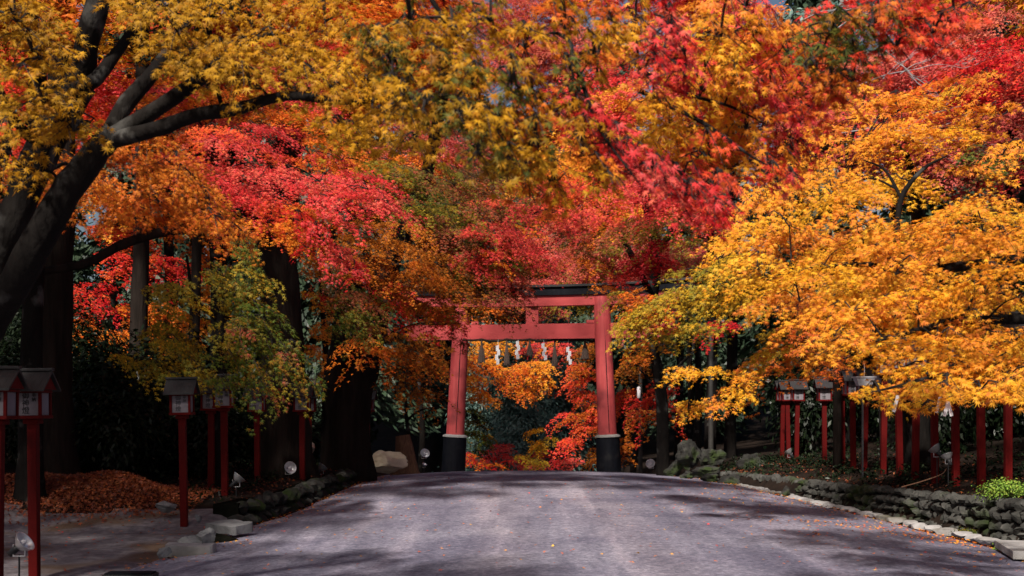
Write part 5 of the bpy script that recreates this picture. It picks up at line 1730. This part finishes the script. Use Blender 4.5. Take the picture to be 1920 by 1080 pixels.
canopy('pink and gold maple closing the top of the view behind the scarlet sprays', 7.4, 42, (1120, 1380), (-70, 120), 'pink', 'yelor', 46, 12)
canopy('vermilion maple closing the top of the view behind the gold sprays', -6.4, 26, (560, 900), (-90, 50), 'orange', 'redor', 47, 14)
canopy('pink maple behind the hanging yellow and scarlet sprays', 8.6, 37, (1280, 1530), (60, 330), 'redpink', 'orange', 37, 14)
canopy('dusty red maple behind the bare grey branches', 10.2, 33, (1540, 1800), (90, 300), 'dusty', 'redpink', 38, 13)
canopy('rose red maple at the frame side of the upper bank', 13.6, 33, (1760, 1960), (180, 330), 'dusty', 'pink', 39, 10)
canopy('burnt orange maple in the upper corner beyond the dark fir', 14.6, 36, (1700, 1960), (-30, 70), 'dorange', 'dusty', 40, 7)
canopy('dark red maple above the rose tree near the dark branch', 12.5, 31, (1780, 1960), (110, 190), 'dusty', 'red', 41, 5)
back_tree('green leafed maple patch beside the yellow maple near the frame edge', (12.4, 30), 300, [(1850, 310, 28, 50, 30), (1890, 300, 28, 40, 26), (1820, 290, 28, 30, 20)], 'green', 'greenred', r=.12, seed=42)

canopy('dull orange maple seen between the gate lintel and its tie beam', 8.5, 60, (880, 1120), (470, 590), 'brownor', 'dusty', 43, 9, rx=60, ry=26)
canopy('russet maple above the gate roof on the court side', -6.5, 50, (740, 960), (330, 560), 'brownor', 'orange', 44, 12)
canopy('dark crimson maple above the gate roof on the bank side', 8.0, 54, (1080, 1300), (380, 560), 'dusty', 'olive', 45, 10)
# beyond the gate
back_tree('golden orange maple spreading low behind the gate opening', (-3.6, 50), 640,
          [(900, 680, 46, 50, 24), (960, 700, 46, 60, 24), (1000, 690, 46, 40, 20), (890, 730, 46, 40, 26, 'yellow'), (920, 745, 46, 24, 12), (1010, 720, 46, 30, 14), (930, 650, 47, 50, 20), (985, 735, 46, 40, 10), (875, 690, 45, 24, 30)], 'yelor', 'orange', r=.14, seed=51, leaf=.06, rd=.9, Rr=.42, exact=True)
back_tree('red maple reaching in from the bank behind the gate opening', (4.6, 49), 620,
          [(1090, 700, 46, 40, 22), (1070, 725, 46, 30, 10), (1095, 745, 46, 40, 14), (1068, 785, 45, 40, 12), (1095, 805, 45, 40, 16), (1062, 832, 45, 30, 12), (1110, 775, 45, 24, 20), (1100, 660, 47, 40, 20, 'brownor'), (1050, 655, 47, 40, 14, 'redpink'), (1000, 650, 48, 40, 14, 'redpink')], 'redor', 'dorange', r=.14, seed=52, leaf=.06, rd=.9, Rr=.42, exact=True)
back_tree('low crimson and pink shrub maples far below the crest', (.9, 58), 830,
          [(935, 855, 55, 40, 12), (975, 865, 54, 40, 10), (1015, 850, 55, 40, 12), (1060, 868, 53, 40, 8), (910, 872, 53, 40, 8, 'orange'), (885, 860, 53, 20, 14, 'orange'), (1000, 872, 53, 40, 6), (950, 840, 57, 30, 10, 'pink')], 'pink', 'red', r=.06, seed=53, leaf=.06, rd=.6, Rr=.42, exact=True)
back_tree('small yellow leafed sapling standing in the middle of the gate opening', (1.0, 54), 790,
          [(1003, 840, 53, 30, 12), (985, 860, 53, 26, 8), (1025, 830, 53, 24, 8), (1000, 810, 53, 20, 8, 'redor'), (1010, 870, 52, 30, 8)], 'oliveyel', 'yellow', r=.05, seed=54, leaf=.06, rd=.5, Rr=.42, exact=True)
back_tree('dark green maple spray beside the black footing of the gate', (-3.6, 44), 740,
          [(900, 790, 42, 26, 16), (885, 815, 41.5, 30, 14), (910, 830, 41.5, 24, 12), (890, 775, 42, 24, 14), (905, 850, 41.5, 18, 8)], 'green', 'ever', r=.1, seed=55, leaf=.06, rd=.7, Rr=.42, exact=True)
back_tree('pale golden bush at the foot of the bank side gate pillar', (3.7, 44), 830,
          [(1105, 865, 42, 16, 12), (1112, 850, 42, 12, 12)], 'yelor', 'orange', r=.05, seed=56, leaf=.06, rd=.5, Rr=.42, exact=True)

# dark fir trunk and bare twigs in the upper corner
b = P(1870, 900, 40)
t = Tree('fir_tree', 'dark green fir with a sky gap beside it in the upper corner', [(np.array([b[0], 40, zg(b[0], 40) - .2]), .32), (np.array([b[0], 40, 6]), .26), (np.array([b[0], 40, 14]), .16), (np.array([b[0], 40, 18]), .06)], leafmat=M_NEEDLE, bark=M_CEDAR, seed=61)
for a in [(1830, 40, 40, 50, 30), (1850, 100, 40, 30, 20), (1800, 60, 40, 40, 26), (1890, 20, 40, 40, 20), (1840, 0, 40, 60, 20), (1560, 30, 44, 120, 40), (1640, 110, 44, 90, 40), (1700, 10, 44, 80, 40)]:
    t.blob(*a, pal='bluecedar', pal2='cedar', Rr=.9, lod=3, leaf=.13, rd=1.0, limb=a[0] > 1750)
t.done()

def bare_tree():
    b = P(1545, 900, 30)
    t = Tree('bare_tree', 'leafless tree with pale grey twigs in front of the dusty red maples',
             [(np.array([b[0] + 1.4, 30, zg(b[0] + 1.4, 30)]), .08), (np.array([b[0] + 1.2, 30, 3.5]), .065), P_r(1590, 330, 30, .05), P_r(1600, 250, 29.5, .04), P_r(1640, 120, 29, .025)], seed=63, sides=8)
    pale = Tubes()
    rr = random.Random(3)
    def grow(p, dirv, L, r, depth):
        q = p + dirv * L
        mid = (p + q) / 2 + np.array([rr.uniform(-.08, .08) * L, rr.uniform(-.1, .1) * L, rr.uniform(.0, .12) * L])
        pale.add(*resample([p, mid, q], [r, r * .8, r * .55], 3), sides=4)
        if depth:
            for k in range(3):
                nd = dirv + np.array([rr.uniform(-.55, .55), rr.uniform(-.4, .4), rr.uniform(-.35, .5)])
                nd /= np.linalg.norm(nd)
                s = .45 + .27 * k
                grow(p * (1 - s) + q * s, nd, L * rr.uniform(.5, .72), r * .6, depth - 1)
    for (px, py, dx, dz, L) in ((1575, 250, 1, .02, 2.0), (1600, 165, .9, .25, 1.5), (1560, 60, .8, .5, 1.2), (1620, 240, 1, -.15, 1.6), (1650, 90, .5, -.5, 1.0), (1500, 40, .9, .2, 1.0)):
        d_ = np.array([dx, -.1, dz]); d_ /= np.linalg.norm(d_)
        grow(P(px, py, 29.3), d_, L, .017, 3)
    link('twigs', pale.mesh('twigs', t.o), M_PALETWIG, t.root)
    t.done()
def P_r(px, py, Y, r): return (P(px, py, Y), r)
bare_tree()

# unseen trees added outside the frame, crowns placed to shade verge, bank and stems
def shade_tree(label, base, top, spots, seed, pal='dorange', pal2='gold', n=11):
    t = Tree('maple_tree', label, [(np.array([base[0], base[1], base[2]]), .26), (np.array([base[0] + (top[0] - base[0]) * .2, base[1] + (top[1] - base[1]) * .2, base[2] + (top[2] - base[2]) * .4]), .21),
                                   (np.array([base[0] + (top[0] - base[0]) * .6, base[1] + (top[1] - base[1]) * .6, base[2] + (top[2] - base[2]) * .75]), .13), (np.array(top), .05)], seed=seed)
    for c_ in spots:
        t.blob3(np.array(c_, float), 1.5, 1.5, .55, pal, n, .9, .085, 2, pal2=pal2, tilt=22, jn=.4, cov=1.15)
    t.done()
shade_tree('maple at the court verge outside the picture shading the lantern row', (-9.6, 15, .3), (-8.0, 14, 8.4),
           [(-6.4, 12.5, 7.4), (-8.6, 12, 7.6), (-7.4, 15, 8.2), (-9.6, 15, 7.8), (-8.4, 17, 7.6), (-10.4, 18, 7.6), (-11, 12.5, 7), (-9.4, 9.8, 6.6), (-7.0, 10, 6.8), (-11.5, 15.5, 7), (-7.4, 18.6, 7.7), (-8, 19.4, 7.9), (-9.6, 17.4, 7.6)], 71)
shade_tree('maple behind the court outside the picture shading the leaf heap', (-12.5, 20, .8), (-11, 19, 9),
           [(-9.6, 18.5, 7.6), (-11.6, 18, 7.6), (-12, 20, 7.6), (-13.5, 16, 7.4), (-10.5, 20.5, 7.4)], 72)
shade_tree('maple behind the viewpoint shading the near stems and gold sprays', (-7.5, 2.5, 0), (-5.2, 3.4, 8.6),
           [(-6.6, 3.2, 8.0), (-7.2, 4.6, 7.6), (-8.6, 3, 7.4)], 73)
shade_tree('maple above the bank outside the picture shading the lantern posts', (8.8, 15.5, .9), (6.4, 15, 8.8),
           [(8.8, 15.6, 7.6), (9.6, 18, 8), (10.4, 16, 7.4), (9.2, 20.4, 8.6), (8.2, 17.4, 7.9), (10.6, 20, 8)], 74)


# ------------------------------------------------------------------ light, sky, camera
SUN_EL, SUN_AZ = R(45), R(199)           # azimuth from +Y towards +X
d = Vector((math.sin(SUN_AZ) * math.cos(SUN_EL), math.cos(SUN_AZ) * math.cos(SUN_EL), math.sin(SUN_EL)))
sun = bpy.data.lights.new('sun', 'SUN')
sun.energy = 5.0
sun.angle = R(3.0)
sun.color = (1.0, .93, .82)
so = bpy.data.objects.new('sun', sun)
so.rotation_euler = d.to_track_quat('Z', 'Y').to_euler()
so.location = (0, -20, 30)
col.objects.link(so)

w = bpy.data.worlds.new('World')
scene.world = w
w.use_nodes = True
nt = w.node_tree
bg = nt.nodes.get('Background') or nt.nodes.new('ShaderNodeBackground')
sky = nt.nodes.new('ShaderNodeTexSky')
sky.sky_type = 'NISHITA'
sky.sun_disc = False
sky.sun_elevation = SUN_EL
sky.sun_rotation = SUN_AZ
sky.air_density = 1.0
sky.dust_density = 3.0
nt.links.new(sky.outputs[0], bg.inputs[0])
bg.inputs[1].default_value = 0.05
outw = nt.nodes.get('World Output') or nt.nodes.new('ShaderNodeOutputWorld')
nt.links.new(bg.outputs[0], outw.inputs[0])

cam = bpy.data.cameras.new('camera')
cam.sensor_width = 36.0
cam.lens = 36.0 * F / 1920.0
cam.shift_y = (HZ - 540.0) / 1920.0
cam.clip_start = .1
cam.clip_end = 2000
cam.dof.use_dof = True
cam.dof.focus_distance = 20.0
cam.dof.aperture_fstop = 2.8
co = bpy.data.objects.new('camera', cam)
co.location = (0, 0, CZ)
co.rotation_euler = (R(90), 0, 0)
col.objects.link(co)
scene.camera = co

scene.render.engine = 'CYCLES'
c = scene.cycles
c.use_denoising = True
try:
    c.denoiser = 'OPENIMAGEDENOISE'
except Exception:
    pass
c.max_bounces = 6
c.diffuse_bounces = 3
c.glossy_bounces = 2
c.transmission_bounces = 4
c.transparent_max_bounces = 4
c.sample_clamp_indirect = 6
scene.view_settings.view_transform = 'Standard'
scene.view_settings.look = 'None'
scene.view_settings.exposure = 0.45
scene.view_settings.gamma = 1.0
